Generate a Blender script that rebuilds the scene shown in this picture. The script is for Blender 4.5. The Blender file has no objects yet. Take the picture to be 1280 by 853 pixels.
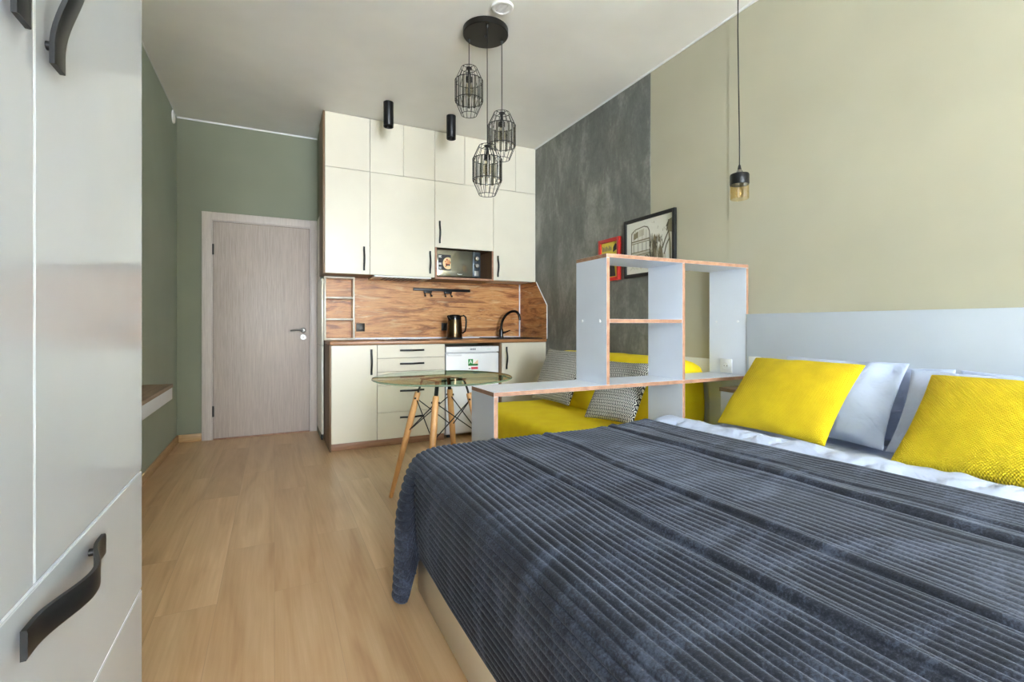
import bpy, bmesh, math, random
from mathutils import Vector, Matrix, noise
random.seed(7)
PI = math.pi
scene = bpy.context.scene
C = scene.collection

# ------------------------------------------------------------------ materials
def lin(c):
    return tuple((v/255/12.92 if v/255 <= .04045 else ((v/255+.055)/1.055)**2.4) for v in c[:3]) + (1.0,)

class NT:
    """short node helper"""
    def __init__(s, name):
        s.m = bpy.data.materials.new(name); s.m.use_nodes = True
        s.t = s.m.node_tree; s.b = s.t.nodes['Principled BSDF']; s.out = s.t.nodes['Material Output']
    def n(s, kind, **kw):
        nd = s.t.nodes.new(kind)
        for k, v in kw.items():
            if k[0] == '_': nd.inputs[k[1:].replace('_', ' ')].default_value = v
            else: setattr(nd, k, v)
        return nd
    def l(s, a, b): s.t.links.new(a, b)
    def math(s, op, a, b=None, c=None):
        nd = s.n('ShaderNodeMath', operation=op)
        for i, v in enumerate((a, b, c)):
            if v is None: continue
            if isinstance(v, (int, float)): nd.inputs[i].default_value = v
            else: s.l(v, nd.inputs[i])
        return nd.outputs[0]
    def coords(s, scale=(1, 1, 1), which='Object', rot=(0, 0, 0)):
        tc = s.n('ShaderNodeTexCoord'); mp = s.n('ShaderNodeMapping')
        mp.inputs['Scale'].default_value = scale; mp.inputs['Rotation'].default_value = rot
        s.l(tc.outputs[which], mp.inputs['Vector']); return mp.outputs['Vector']
    def noise(s, vec, scale=5, detail=4, rough=.5, dist=0):
        nd = s.n('ShaderNodeTexNoise', _Scale=scale, _Detail=detail, _Roughness=rough, _Distortion=dist)
        s.l(vec, nd.inputs['Vector']); return nd.outputs['Fac']
    def ramp(s, fac, stops):
        nd = s.n('ShaderNodeValToRGB'); r = nd.color_ramp
        while len(r.elements) < len(stops): r.elements.new(.5)
        for e, (p, c) in zip(r.elements, stops):
            e.position = p; e.color = lin(c)
        s.l(fac, nd.inputs['Fac']); return nd.outputs['Color']
    def mix(s, fac, a, b, mode='MIX'):
        nd = s.n('ShaderNodeMix', data_type='RGBA', blend_type=mode)
        for sock, v in ((nd.inputs['Factor'], fac), (nd.inputs['A'], a), (nd.inputs['B'], b)):
            pass
        ins = [i for i in nd.inputs if i.enabled]
        for sock, v in zip((ins[0], ins[1], ins[2]), (fac, a, b)):
            if isinstance(v, (int, float)): sock.default_value = v
            elif isinstance(v, tuple): sock.default_value = lin(v)
            else: s.l(v, sock)
        return [o for o in nd.outputs if o.enabled][0]
    def bump(s, h, strength=.3, dist=.002):
        nd = s.n('ShaderNodeBump', _Strength=strength, _Distance=dist)
        s.l(h, nd.inputs['Height']); s.l(nd.outputs['Normal'], s.b.inputs['Normal'])
    def set(s, **kw):
        for k, v in kw.items():
            k = k.replace('_', ' ')
            if hasattr(v, 'is_output') or isinstance(v, bpy.types.NodeSocket): s.l(v, s.b.inputs[k])
            else: s.b.inputs[k].default_value = v
        return s.m

def plain(name, rgb, rough=.5, metal=0, **kw):
    t = NT(name); v = t.coords((1, 1, 1))
    f = t.noise(v, 6, 3)
    a = tuple(max(0, c*.993) for c in rgb); b = tuple(min(255, c*1.006) for c in rgb)
    return t.set(Base_Color=t.ramp(f, ((.3, a), (.7, b))), Roughness=rough, Metallic=metal, **kw)

def wall_paint(name, rgb, bump=.12, rough=.75):
    t = NT(name); v = t.coords()
    f = t.noise(v, 1.3, 3); g = t.noise(v, 160, 3)
    t.bump(g, bump, .002)
    a = tuple(c*.965 for c in rgb); b = tuple(min(255, c*1.03) for c in rgb)
    return t.set(Base_Color=t.ramp(f, ((.3, a), (.7, b))), Roughness=rough)

def grain(name, c0, c1, scale=(1, 1, 1), freq=6, rough=.45, bump=.05, dist=.4, **kw):
    t = NT(name); v = t.coords(scale)
    f = t.noise(v, freq, 6, .6, dist)
    t.bump(f, bump, .002)
    return t.set(Base_Color=t.ramp(f, ((.32, c0), (.68, c1))), Roughness=rough, **kw)

def thin_glass(name, tint, ior=1.45, rough=.0, base=.0):
    t = NT(name); t.t.nodes.remove(t.b)
    tr = t.n('ShaderNodeBsdfTransparent'); tr.inputs[0].default_value = lin(tint)
    gl = t.n('ShaderNodeBsdfGlossy'); gl.inputs['Roughness'].default_value = rough
    fr = t.n('ShaderNodeFresnel', _IOR=ior)
    geo = t.n('ShaderNodeNewGeometry')   # only the outer faces mirror
    fac = t.math('MULTIPLY', t.math('ADD', fr.outputs[0], base), t.math('SUBTRACT', 1.0, geo.outputs['Backfacing']))
    # faint variation of the tint
    mx = t.n('ShaderNodeMixShader'); t.l(fac, mx.inputs[0]); t.l(tr.outputs[0], mx.inputs[1]); t.l(gl.outputs[0], mx.inputs[2])
    t.l(mx.outputs[0], t.out.inputs['Surface']); return t.m

M = {}
M['ceiling'] = wall_paint('ceiling_paint', (238, 237, 233), .05, .6)
M['green'] = wall_paint('green_paint', (130, 133, 113), .15)
M['yellow_wall'] = wall_paint('pale_yellow_paint', (180, 175, 154), .08)
M['white_wall'] = wall_paint('white_paint', (226, 227, 228), .1)
M['headboard'] = plain('headboard_white', (196, 204, 216), .45)
M['rear'] = wall_paint('rear_paint', (215, 212, 200), .1)
M['cream'] = plain('cream_front', (224, 217, 200), .28)
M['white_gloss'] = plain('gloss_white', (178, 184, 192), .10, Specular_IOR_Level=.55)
M['white_edge'] = plain('white_edge_band', (240, 243, 250), .3)
M['white'] = plain('white_melamine', (222, 228, 240), .35)
M['appliance'] = plain('appliance_white', (236, 237, 240), .25)
M['black'] = plain('black_metal', (26, 26, 27), .38, .3)
M['black_matt'] = plain('black_matt', (20, 20, 21), .6)
M['black_bronze'] = plain('black_bronze', (52, 50, 46), .35, .7)
M['black_gloss'] = plain('black_gloss', (12, 12, 13), .12)
M['dark_gap'] = plain('dark_gap', (30, 27, 24), .8)
M['chrome'] = plain('satin_steel', (150, 147, 142), .45, 1.0)
M['bronze'] = plain('bronze_steel', (104, 89, 66), .25, 1.0)
M['plastic'] = plain('white_plastic', (232, 232, 232), .35)
M['carcass'] = grain('brown_carcass', (112, 86, 62), (139, 110, 82), (3, 3, .35), 9, .5)
M['edge_oak'] = grain('oak_edge', (150, 108, 86), (184, 140, 112), (3, 3, 3), 8, .5)
M['brown_edge'] = grain('brown_edge', (122, 90, 68), (150, 116, 92), (3, 3, 3), 8, .5)
M['leg_wood'] = grain('beech_leg', (205, 148, 92), (226, 172, 114), (12, 12, 1.2), 5, .4)
M['door_ash'] = grain('pale_ash', (168, 154, 144), (190, 177, 167), (30, 30, 1.1), 5, .5, .15, .6)
M['casing_ash'] = grain('pale_ash_casing', (184, 173, 164), (202, 191, 183), (30, 30, 1.1), 5, .5, .1, .6)
M['base_oak'] = grain('oak_baseboard', (176, 138, 92), (202, 166, 118), (2, 2, 20), 5, .45)
M['plinth'] = grain('plinth_wood', (138, 100, 74), (168, 126, 96), (1, 3, 14), 5, .45)
M['shelf_brown'] = grain('shelf_brown', (116, 92, 70), (146, 120, 95), (16, 1.2, 4), 5, .45)
M['glass_green'] = thin_glass('table_glass', (212, 228, 204), 2.3)
M['glass_edge'] = plain('glass_edge', (150, 175, 150), .15, Transmission_Weight=.6)
M['crystal'] = thin_glass('smoked_crystal', (178, 178, 172), 1.7, .02, .16)
M['bulb'] = thin_glass('bulb_glass', (240, 236, 222), 1.5, .02, .05)
M['amber'] = thin_glass('amber_glass', (251, 243, 222), 1.5, .0, .03)
M['pane'] = thin_glass('window_pane', (250, 252, 252), 1.45)
M['mirror'] = plain('mirror_door', (150, 146, 128), .16, .85)
M['panel_grey'] = plain('control_panel', (70, 78, 86), .2, .5)

def mk_floor():
    t = NT('light_oak_laminate')
    tc = t.n('ShaderNodeTexCoord'); sep = t.n('ShaderNodeSeparateXYZ'); t.l(tc.outputs['Object'], sep.inputs[0])
    com = t.n('ShaderNodeCombineXYZ'); t.l(sep.outputs['Y'], com.inputs[0]); t.l(sep.outputs['X'], com.inputs[1])
    br = t.n('ShaderNodeTexBrick', _Scale=1.0, _Mortar_Size=.0009, _Mortar_Smooth=.3, _Bias=0, _Brick_Width=1.29, _Row_Height=.193)
    br.offset = .37; br.inputs['Color1'].default_value = (0, 0, 0, 1); br.inputs['Color2'].default_value = (1, 1, 1, 1); br.inputs['Mortar'].default_value = (.5, .5, .5, 1)
    t.l(com.outputs[0], br.inputs['Vector'])
    # offset grain per plank
    off = t.n('ShaderNodeVectorMath', operation='SCALE'); off.inputs['Scale'].default_value = 7.0
    cc = t.n('ShaderNodeCombineXYZ'); t.l(br.outputs['Color'], cc.inputs[0]); t.l(br.outputs['Color'], cc.inputs[1]); t.l(cc.outputs[0], off.inputs[0])
    add = t.n('ShaderNodeVectorMath', operation='ADD'); t.l(com.outputs[0], add.inputs[0]); t.l(off.outputs[0], add.inputs[1])
    mp = t.n('ShaderNodeMapping'); mp.inputs['Scale'].default_value = (.5, 4.2, 1); t.l(add.outputs[0], mp.inputs['Vector'])
    g1 = t.noise(mp.outputs[0], 2.2, 3, .45, 1.2)
    wv = t.n('ShaderNodeTexWave', wave_type='RINGS', rings_direction='Z', _Scale=4.0, _Distortion=4.0, _Detail=1.5, _Detail_Scale=1.0)
    mpw = t.n('ShaderNodeMapping'); mpw.inputs['Scale'].default_value = (.34, 3.6, 1); t.l(add.outputs[0], mpw.inputs['Vector']); t.l(mpw.outputs[0], wv.inputs['Vector'])
    g1 = t.math('ADD', t.math('MULTIPLY', g1, .95), t.math('MULTIPLY', wv.outputs['Fac'], .05))
    mp2 = t.n('ShaderNodeMapping'); mp2.inputs['Scale'].default_value = (1.6, 60, 1); t.l(add.outputs[0], mp2.inputs['Vector'])
    g2 = t.noise(mp2.outputs[0], 3, 3, .5)
    base = t.ramp(g1, ((.28, (190, 151, 110)), (.44, (206, 169, 127)), (.58, (213, 178, 137)), (.72, (221, 188, 148))))
    fine = t.ramp(g2, ((.3, (249, 247, 245)), (.6, (255, 255, 255))))
    col = t.mix(1.0, base, fine, 'MULTIPLY')
    tone = t.ramp(br.outputs['Color'], ((0, (236, 232, 228)), (1, (255, 255, 255))))
    col = t.mix(1.0, col, tone, 'MULTIPLY')
    seam = t.mix(br.outputs['Fac'], col, (176, 143, 108))
    # knots
    vo = t.n('ShaderNodeTexVoronoi', _Scale=2.3, _Randomness=1); mp3 = t.n('ShaderNodeMapping'); mp3.inputs['Scale'].default_value = (.8, 2.0, 1)
    t.l(add.outputs[0], mp3.inputs['Vector']); t.l(mp3.outputs[0], vo.inputs['Vector'])
    kn = t.ramp(vo.outputs['Distance'], ((.0, (255, 255, 255)), (.055, (0, 0, 0))))
    kf = t.math('MULTIPLY', kn, .6)
    col = t.mix(kf, seam, (136, 98, 66))
    t.bump(g2, .04, .001)
    return t.set(Base_Color=col, Roughness=.33)
M['floor'] = mk_floor()

def mk_splash(name, axis):
    t = NT(name)
    v = t.coords((1.0, 1.0, 6.5))
    f = t.noise(v, 2.1, 9, .66, 1.1)
    v2 = t.coords((2.0, 2.0, 46)); g = t.noise(v2, 2.0, 4, .6, .3)
    col = t.ramp(f, ((.3, (104, 66, 42)), (.4, (164, 106, 62)), (.47, (206, 144, 88)), (.54, (222, 168, 110)), (.6, (196, 134, 80)), (.68, (240, 212, 166))))
    pz_ = t.noise(t.coords((1.5, 1.5, 9.0)), 2.6, 6, .6, .7)
    col = t.mix(t.ramp(pz_, ((.56, (0, 0, 0)), (.68, (200, 200, 200)))), col, (238, 212, 166))
    fine = t.ramp(g, ((.3, (222, 210, 198)), (.62, (255, 255, 255))))
    t.bump(g, .06, .001)
    return t.set(Base_Color=t.mix(1.0, col, fine, 'MULTIPLY'), Roughness=.42)
M['splash'] = mk_splash('rustic_wood_laminate', 0)
M['counter'] = grain('counter_wood', (146, 98, 60), (186, 134, 88), (1.2, 1.2, 18), 5, .35)

def mk_concrete():
    t = NT('dark_decorative_plaster')
    a = t.noise(t.coords((1.6, 1.6, .8)), 1.8, 9, .65, .8)
    b = t.noise(t.coords((3.4, 3.4, 1.5)), 2.4, 8, .68, 1.2)
    c = t.noise(t.coords((6, 6, 5)), 7, 5, .6)
    s = t.math('ADD', t.math('MULTIPLY', a, .55), t.math('ADD', t.math('MULTIPLY', b, .3), t.math('MULTIPLY', c, .15)))
    t.bump(c, .25, .004)
    return t.set(Base_Color=t.ramp(s, ((.36, (84, 86, 84)), (.5, (112, 114, 110)), (.63, (150, 151, 145)))), Roughness=.5)
M['concrete'] = mk_concrete()

def mk_yellow():
    t = NT('yellow_waffle_fabric')
    tc = t.n('ShaderNodeTexCoord'); sep = t.n('ShaderNodeSeparateXYZ'); t.l(tc.outputs['Object'], sep.inputs[0])
    k = 2*PI/.0085
    sx = t.math('SINE', t.math('MULTIPLY', sep.outputs['X'], k)); sy = t.math('SINE', t.math('MULTIPLY', sep.outputs['Y'], k))
    h = t.math('MULTIPLY', sx, sy)
    t.bump(h, .7, .004)
    f = t.noise(t.coords(), 14, 4)
    return t.set(Base_Color=t.ramp(f, ((.3, (222, 190, 6)), (.7, (234, 204, 14)))), Roughness=.85)
M['yellow'] = mk_yellow()

def mk_throw():
    t = NT('yellow_throw_fabric')
    tc = t.n('ShaderNodeTexCoord'); sep = t.n('ShaderNodeSeparateXYZ'); t.l(tc.outputs['Object'], sep.inputs[0])
    u = t.math('ADD', sep.outputs['Y'], t.math('MULTIPLY', sep.outputs['Z'], 1.0)); w = t.math('ADD', sep.outputs['X'], t.math('MULTIPLY', sep.outputs['Z'], .6))
    k = 2*PI/.03
    h = t.math('MULTIPLY', t.math('SINE', t.math('MULTIPLY', t.math('ADD', u, w), k)), t.math('SINE', t.math('MULTIPLY', t.math('SUBTRACT', u, w), k)))
    t.bump(t.math('ABSOLUTE', h), .35, .003)
    f = t.noise(t.coords(), 10, 4)
    return t.set(Base_Color=t.ramp(f, ((.3, (246, 216, 6)), (.7, (252, 226, 14)))), Roughness=.85)
M['throw'] = mk_throw()

def mk_linen(name, rgb):
    t = NT(name); f = t.noise(t.coords(), 20, 5); g = t.noise(t.coords((1, 1, 1)), 5, 4, .6, .6)
    r = t.math('ABSOLUTE', t.math('SUBTRACT', t.noise(t.coords(), 7, 3, .5, .8), .5))
    t.bump(t.math('ADD', t.math('ADD', g, t.math('MULTIPLY', f, .25)), t.math('MULTIPLY', r, 1.2)), .7, .02)
    a = tuple(c*.98 for c in rgb)
    return t.set(Base_Color=t.ramp(f, ((.3, a), (.7, rgb))), Roughness=.8, Sheen_Weight=.1)
M['linen'] = mk_linen('white_linen', (182, 193, 219))

def mk_blanket():
    t = NT('charcoal_ribbed_plush')
    f = t.noise(t.coords((1, 2.2, 1)), 3.2, 7, .65, .8)
    g = t.noise(t.coords(), 190, 4, .65)
    s = t.math('ADD', t.math('MULTIPLY', f, .62), t.math('MULTIPLY', g, .38))
    t.bump(g, .6, .003)
    return t.set(Base_Color=t.ramp(s, ((.38, (18, 20, 29)), (.5, (33, 37, 50)), (.62, (71, 78, 96)))), Roughness=.9, Sheen_Weight=.35, Sheen_Roughness=.35, Sheen_Tint=lin((190, 200, 220)))
M['blanket'] = mk_blanket()

def mk_zigzag():
    t = NT('black_white_woven_pattern')
    tc = t.n('ShaderNodeTexCoord'); sep = t.n('ShaderNodeSeparateXYZ'); t.l(tc.outputs['Object'], sep.inputs[0])
    x, y = sep.outputs['X'], sep.outputs['Y']
    row = t.math('FLOOR', t.math('DIVIDE', y, .019)); fy = t.math('FRACT', t.math('DIVIDE', y, .019))
    par = t.math('SUBTRACT', t.math('MULTIPLY', t.math('MODULO', t.math('ABSOLUTE', row), 2.0), 2.0), 1.0)
    wob = t.noise(t.coords((1, 1, 1)), 22, 3)
    sl = t.math('MULTIPLY', t.math('MULTIPLY', fy, par), .009)
    xx = t.math('ADD', t.math('ADD', x, sl), t.math('MULTIPLY', wob, .012))
    st = t.math('SINE', t.math('MULTIPLY', xx, 2*PI/.0100))
    mask = t.math('GREATER_THAN', st, .02)
    edge = t.math('GREATER_THAN', fy, .12)
    m = t.math('MULTIPLY', mask, edge)
    t.bump(st, .3, .001)
    return t.set(Base_Color=t.mix(m, (28, 29, 34), (222, 219, 210)), Roughness=.9)
M['zigzag'] = mk_zigzag()

def flat(name, rgb, rough=.6): return plain(name, rgb, rough)
M['paper'] = flat('print_paper', (224, 222, 212)); M['sepia'] = flat('sepia_ink', (134, 124, 98)); M['sepia_dark'] = flat('dark_sepia_ink', (92, 84, 66))
M['sepia_pale'] = flat('pale_sepia_wash', (196, 190, 172)); M['red_frame'] = flat('red_frame', (186, 38, 30), .4)
M['poster_yellow'] = flat('poster_yellow', (236, 214, 84)); M['poster_dark'] = flat('poster_dark', (50, 46, 40)); M['poster_grey'] = flat('poster_grey', (150, 140, 110))
M['label_green'] = flat('label_green', (36, 146, 66)); M['label_dkgreen'] = flat('label_dark_green', (26, 110, 46)); M['label_red'] = flat('label_red', (214, 62, 84)); M['label_blue'] = flat('label_blue', (84, 156, 196))
M['label_white'] = flat('label_white', (240, 240, 236)); M['label_peach'] = flat('label_peach', (236, 196, 160)); M['logo_grey'] = flat('logo_grey', (120, 124, 136))
M['sticker'] = flat('sticker_dark', (52, 50, 52)); M['food_a'] = flat('food_orange', (222, 150, 96)); M['food_b'] = flat('food_cream', (238, 210, 160)); M['food_c'] = flat('food_red', (190, 84, 50))
M['teal_ink'] = flat('pale_teal_ink', (176, 214, 206))

# ------------------------------------------------------------------ mesh building
class B:
    def __init__(s): s.bm = bmesh.new(); s.mats = []
    def mi(s, m):
        if m not in s.mats: s.mats.append(m)
        return s.mats.index(m)
    def _tag(s, faces, m):
        i = s.mi(m)
        for f in faces: f.material_index = i
    def box(s, lo, hi, m, bev=0, seg=2, edge=None, axis=None):
        """box; with edge+axis the faces whose normal is not along axis get the edge-band material"""
        r = bmesh.ops.create_cube(s.bm, size=1)
        vs = r['verts']; c = [(a+b)/2 for a, b in zip(lo, hi)]; d = [abs(b-a) for a, b in zip(lo, hi)]
        for v in vs: v.co = Vector((c[0]+v.co.x*d[0], c[1]+v.co.y*d[1], c[2]+v.co.z*d[2]))
        fs = list({f for v in vs for f in v.link_faces})
        s._tag(fs, m)
        if edge:
            i = s.mi(edge)
            for f in fs:
                f.normal_update()
                if abs(f.normal[axis]) < .5: f.material_index = i
        if bev:
            es = list({e for v in vs for e in v.link_edges})
            bmesh.ops.bevel(s.bm, geom=es, offset=min(bev, min(d)*.45), segments=seg, profile=.5, affect='EDGES')
        return s
    def obox(s, p0, p1, w, h, m, up=(0, 0, 1)):
        """bar from p0 to p1 with section w x h"""
        p0, p1 = Vector(p0), Vector(p1); d = (p1-p0).normalized(); u = Vector(up)
        if abs(d.dot(u)) > .98: u = Vector((1, 0, 0))
        a = d.cross(u).normalized(); b = a.cross(d)
        vs = [s.bm.verts.new(p + a*i*w/2 + b*j*h/2) for p in (p0, p1) for i, j in ((-1, -1), (1, -1), (1, 1), (-1, 1))]
        fs = [s.bm.faces.new([vs[k] for k in q]) for q in ((3, 2, 1, 0), (4, 5, 6, 7), (0, 1, 5, 4), (1, 2, 6, 5), (2, 3, 7, 6), (3, 0, 4, 7))]
        s._tag(fs, m); return s
    def tube(s, pts, r, m, seg=8, closed=False, caps=True, twist=None):
        pts = [Vector(p) for p in pts]; n = len(pts); rings = []
        rr = r if isinstance(r, (list, tuple)) else [r]*n
        prev = None
        for i, p in enumerate(pts):
            if closed: d = pts[(i+1) % n]-pts[i-1]
            else: d = pts[min(i+1, n-1)]-pts[max(i-1, 0)]
            d.normalize()
            if prev is None:
                u = Vector((0, 0, 1)) if abs(d.z) < .9 else Vector((1, 0, 0))
                a = d.cross(u).normalized()
            else:
                a = (prev-d*prev.dot(d)).normalized()
            prev = a; b = d.cross(a)
            rings.append([s.bm.verts.new(p+(a*math.cos(2*PI*k/seg)+b*math.sin(2*PI*k/seg))*rr[i]) for k in range(seg)])
        fs = []
        for i in range(n if closed else n-1):
            A, Bq = rings[i], rings[(i+1) % n]
            for k in range(seg): fs.append(s.bm.faces.new((A[k], A[(k+1) % seg], Bq[(k+1) % seg], Bq[k])))
        if caps and not closed:
            fs.append(s.bm.faces.new(rings[0][::-1])); fs.append(s.bm.faces.new(rings[-1]))
        s._tag(fs, m); return s
    def cyl(s, p0, p1, r, m, seg=32, r1=None): return s.tube([p0, p1], [r, r if r1 is None else r1], m, seg)
    def lathe(s, prof, m, c=(0, 0, 0), seg=40, axis='Z'):
        """prof: (radius, height) list from bottom to top"""
        rings = []; fs = []
        for r, z in prof:
            ring = []
            for k in range(seg):
                a = 2*PI*k/seg; x, y = r*math.cos(a), r*math.sin(a)
                co = (x, y, z) if axis == 'Z' else ((z, x, y) if axis == 'X' else (y, z, x))
                ring.append(s.bm.verts.new(Vector(c)+Vector(co)))
            rings.append(ring)
        for A, Q in zip(rings, rings[1:]):
            for k in range(seg): fs.append(s.bm.faces.new((A[k], A[(k+1) % seg], Q[(k+1) % seg], Q[k])))
        if prof[0][0] > 1e-5: fs.append(s.bm.faces.new(rings[0][::-1]))
        if prof[-1][0] > 1e-5: fs.append(s.bm.faces.new(rings[-1]))
        s._tag(fs, m); return s
    def prism(s, poly, d, m, edge=None):
        """planar polygon (3D points) extruded by vector d"""
        d = Vector(d); a = [s.bm.verts.new(Vector(p)) for p in poly]; b = [s.bm.verts.new(Vector(p)+d) for p in poly]
        fs = [s.bm.faces.new(a[::-1]), s.bm.faces.new(b)]
        s._tag(fs, m); sd = []
        for i in range(len(a)):
            j = (i+1) % len(a); sd.append(s.bm.faces.new((a[i], a[j], b[j], b[i])))
        s._tag(sd, edge or m); return s
    def sweep(s, path, wdir, w, thick, odir, m):
        """flat ribbon along path: width along wdir, thickness along local normal"""
        wd = Vector(wdir).normalized(); n = len(path); pts = [Vector(p) for p in path]; rings = []
        for i, p in enumerate(pts):
            d = (pts[min(i+1, n-1)]-pts[max(i-1, 0)]).normalized(); nn = d.cross(wd).normalized()
            if nn.dot(Vector(odir)) < 0: nn = -nn
            rings.append([s.bm.verts.new(p+wd*a*w/2+nn*b*thick/2) for a, b in ((-1, -1), (-1, .6), (-.85, 1), (.85, 1), (1, .6), (1, -1))])
        fs = []; L = 6
        for A, Q in zip(rings, rings[1:]):
            for k in range(L): fs.append(s.bm.faces.new((A[k], A[(k+1) % L], Q[(k+1) % L], Q[k])))
        fs.append(s.bm.faces.new(rings[0][::-1])); fs.append(s.bm.faces.new(rings[-1]))
        s._tag(fs, m); return s
    def grid(s, P, nu, nv, m, closeu=False):
        """P(i,j)->Vector"""
        vs = [[s.bm.verts.new(P(i, j)) for j in range(nv)] for i in range(nu)]; fs = []
        for i in range(nu if closeu else nu-1):
            for j in range(nv-1):
                fs.append(s.bm.faces.new((vs[i][j], vs[(i+1) % nu][j], vs[(i+1) % nu][j+1], vs[i][j+1])))
        s._tag(fs, m); return vs
    def build(s, name, parent=None, smooth=35, normals=True):
        if normals: bmesh.ops.recalc_face_normals(s.bm, faces=s.bm.faces)
        me = bpy.data.meshes.new(name)
        if parent is not None:
            bmesh.ops.translate(s.bm, verts=s.bm.verts, vec=-WL(parent))
        s.bm.to_mesh(me); s.bm.free()
        for m in s.mats: me.materials.append(m)
        if smooth:
            for p in me.polygons: p.use_smooth = True
            me.set_sharp_from_angle(angle=math.radians(smooth))
        o = bpy.data.objects.new(name, me); C.objects.link(o)
        if parent is not None: o.parent = parent
        return o

def WL(o):
    v = Vector((0, 0, 0))
    while o is not None: v = v+o.location; o = o.parent
    return v
def tag(o, label=None, cat=None, group=None, kind=None):
    for k, v in (('label', label), ('category', cat), ('group', group), ('kind', kind)):
        if v: o[k] = v
    return o
def thing(name, label, cat, loc, group=None):
    o = bpy.data.objects.new(name, None); C.objects.link(o); o.location = loc; o.empty_display_size = .05
    return tag(o, label, cat, group)
def struct(name, b, parent=None):
    o = b.build(name, parent)
    if parent is None: o['kind'] = 'structure'
    return o
def recentre(o):
    """put a top-level mesh's origin at the middle of its base"""
    cs = [Vector(c) for c in o.bound_box]; lo = Vector([min(c[i] for c in cs) for i in range(3)]); hi = Vector([max(c[i] for c in cs) for i in range(3)])
    v = Vector(((lo.x+hi.x)/2, (lo.y+hi.y)/2, lo.z)); o.data.transform(Matrix.Translation(-v)); o.location = v
    return o
def add_text(b, body, size, mat, loc):
    """raised lettering facing -Y, added to the builder b"""
    cu = bpy.data.curves.new('lettering', 'FONT'); cu.body = body; cu.size = size; cu.align_x = 'CENTER'; cu.align_y = 'CENTER'; cu.extrude = .0003
    tmp = bpy.data.objects.new('lettering', cu); C.objects.link(tmp)
    me = bpy.data.meshes.new_from_object(tmp); C.objects.unlink(tmp); bpy.data.objects.remove(tmp)
    vs = [b.bm.verts.new((loc[0]+v.co.x, loc[1]-v.co.z, loc[2]+v.co.y)) for v in me.vertices]
    fs = []
    for p in me.polygons:
        try: fs.append(b.bm.faces.new([vs[k] for k in p.vertices]))
        except ValueError: pass
    b._tag(fs, mat); bpy.data.meshes.remove(me)

def smooth01(t): t = max(0, min(1, t)); return t*t*(3-2*t)

# ------------------------------------------------------------------ dimensions
H = 2.886            # ceiling
XL, XR = -.775, 2.452
YB, YK = 5.14, 4.775  # back wall by the door, back wall behind the kitchen
YR = -5.2            # window wall behind the viewer

# ------------------------------------------------------------------ room
struct('floor', B().box((XL-.15, YR-.15, -.12), (XR+.15, YB+.15, 0), M['floor']))
struct('ceiling', B().box((XL-.15, YR-.15, H), (XR+.15, YB+.15, H+.12), M['ceiling']))
M['green_left_lit'] = wall_paint('green_paint_lit', (160, 170, 156), .15)  # same green as the back wall, lightened to stand in for bounced light
struct('wall_left', B().box((XL-.15, YR-.15, 0), (XL, YB+.15, H), M['green_left_lit']))
# back wall with the door opening left as a recess behind the leaf
struct('wall_back', B().box((XL, YB, 0), (.38, YB+.15, H), M['green']))
struct('wall_kitchen', B().box((.38, YK, 0), (XR+.15, YB+.15, H), M['green']))
struct('wall_right', B().box((XR, YR-.15, 0), (XR+.15, 2.705, H), M['yellow_wall']))
struct('wall_right_plaster', B().box((XR-.004, 2.705, 0), (XR+.15, YK, H), M['concrete']))
struct('wall_right_bedside', B().box((XR-.004, YR, 0), (XR, 2.03, H), M['yellow_wall']))
# window wall behind the viewer
W0, W1, WZ0, WZ1 = -.70, 1.35, .55, 2.74
rw = B()
rw.box((XL, YR-.15, 0), (W0, YR, H), M['rear']).box((W1, YR-.15, 0), (XR, YR, H), M['rear'])
rw.box((W0, YR-.15, 0), (W1, YR, WZ0), M['rear']).box((W0, YR-.15, WZ1), (W1, YR, H), M['rear'])
struct('wall_rear', rw)
wf = bpy.data.objects.new('window_1', None); C.objects.link(wf); wf.location = ((W0+W1)/2, YR-.08, WZ0); wf['kind'] = 'structure'
fb = B()
for x in (W0, (W0+W1)/2-.03, W1-.06): fb.box((x, YR-.11, WZ0), (x+.06, YR-.05, WZ1), M['plastic'], .006)
for z in (WZ0, WZ1-.06): fb.box((W0, YR-.11, z), (W1, YR-.05, z+.06), M['plastic'], .006)
fb.build('window_frame', wf)
B().box((W0-.05, YR-.06, WZ0-.03), (W1+.05, YR+.14, WZ0), M['plastic'], .006).build('window_sill', wf)

# shadow-gap strips where walls meet the ceiling
struct('trim_1', B().box((XL, YB-.006, H-.012), (.38, YB, H), M['white_wall']))
struct('trim_2', B().box((XL, YR, H-.010), (XL+.005, YB, H), M['white_wall']))
struct('trim_3', B().box((XR-.012, 2.03, H-.012), (XR-.004, YK, H), M['white_wall']))
struct('trim_4', B().box((XR-.012, YR, H-.012), (XR-.004, 2.03, H), M['white_wall']))
struct('trim_5', B().box((.374, YK, 2.07), (.38, YK+.012, H), M['white_wall']))
# low white wall panel behind the sofa end
struct('trim_6', B().box((XR-.014, 2.16, 0), (XR-.0045, 2.60, .832), M['white_wall']))

bb = B().box((XL, 1.0, 0), (XL+.014, YB, .07), M['base_oak'], .004)
struct('baseboard_left', bb)
struct('baseboard_back', B().box((XL+.014, YB-.014, 0), (-.588, YB, .07), M['base_oak'], .004))

M['bounce_sheet'] = plain('pale_bounce_sheet', (214, 216, 220), .95)  # unseen pale sheet, added so the sun bounces neutral instead of orange
bounce_sheet = B().box((-.72, -5.1, .0005), (1.5, -2.6, .012), M['bounce_sheet'], .004).build('bounce_sheet'); tag(bounce_sheet, 'unseen pale grey sheet added on the floor to bounce sunlight', 'bounce_sheet'); recentre(bounce_sheet)

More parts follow.
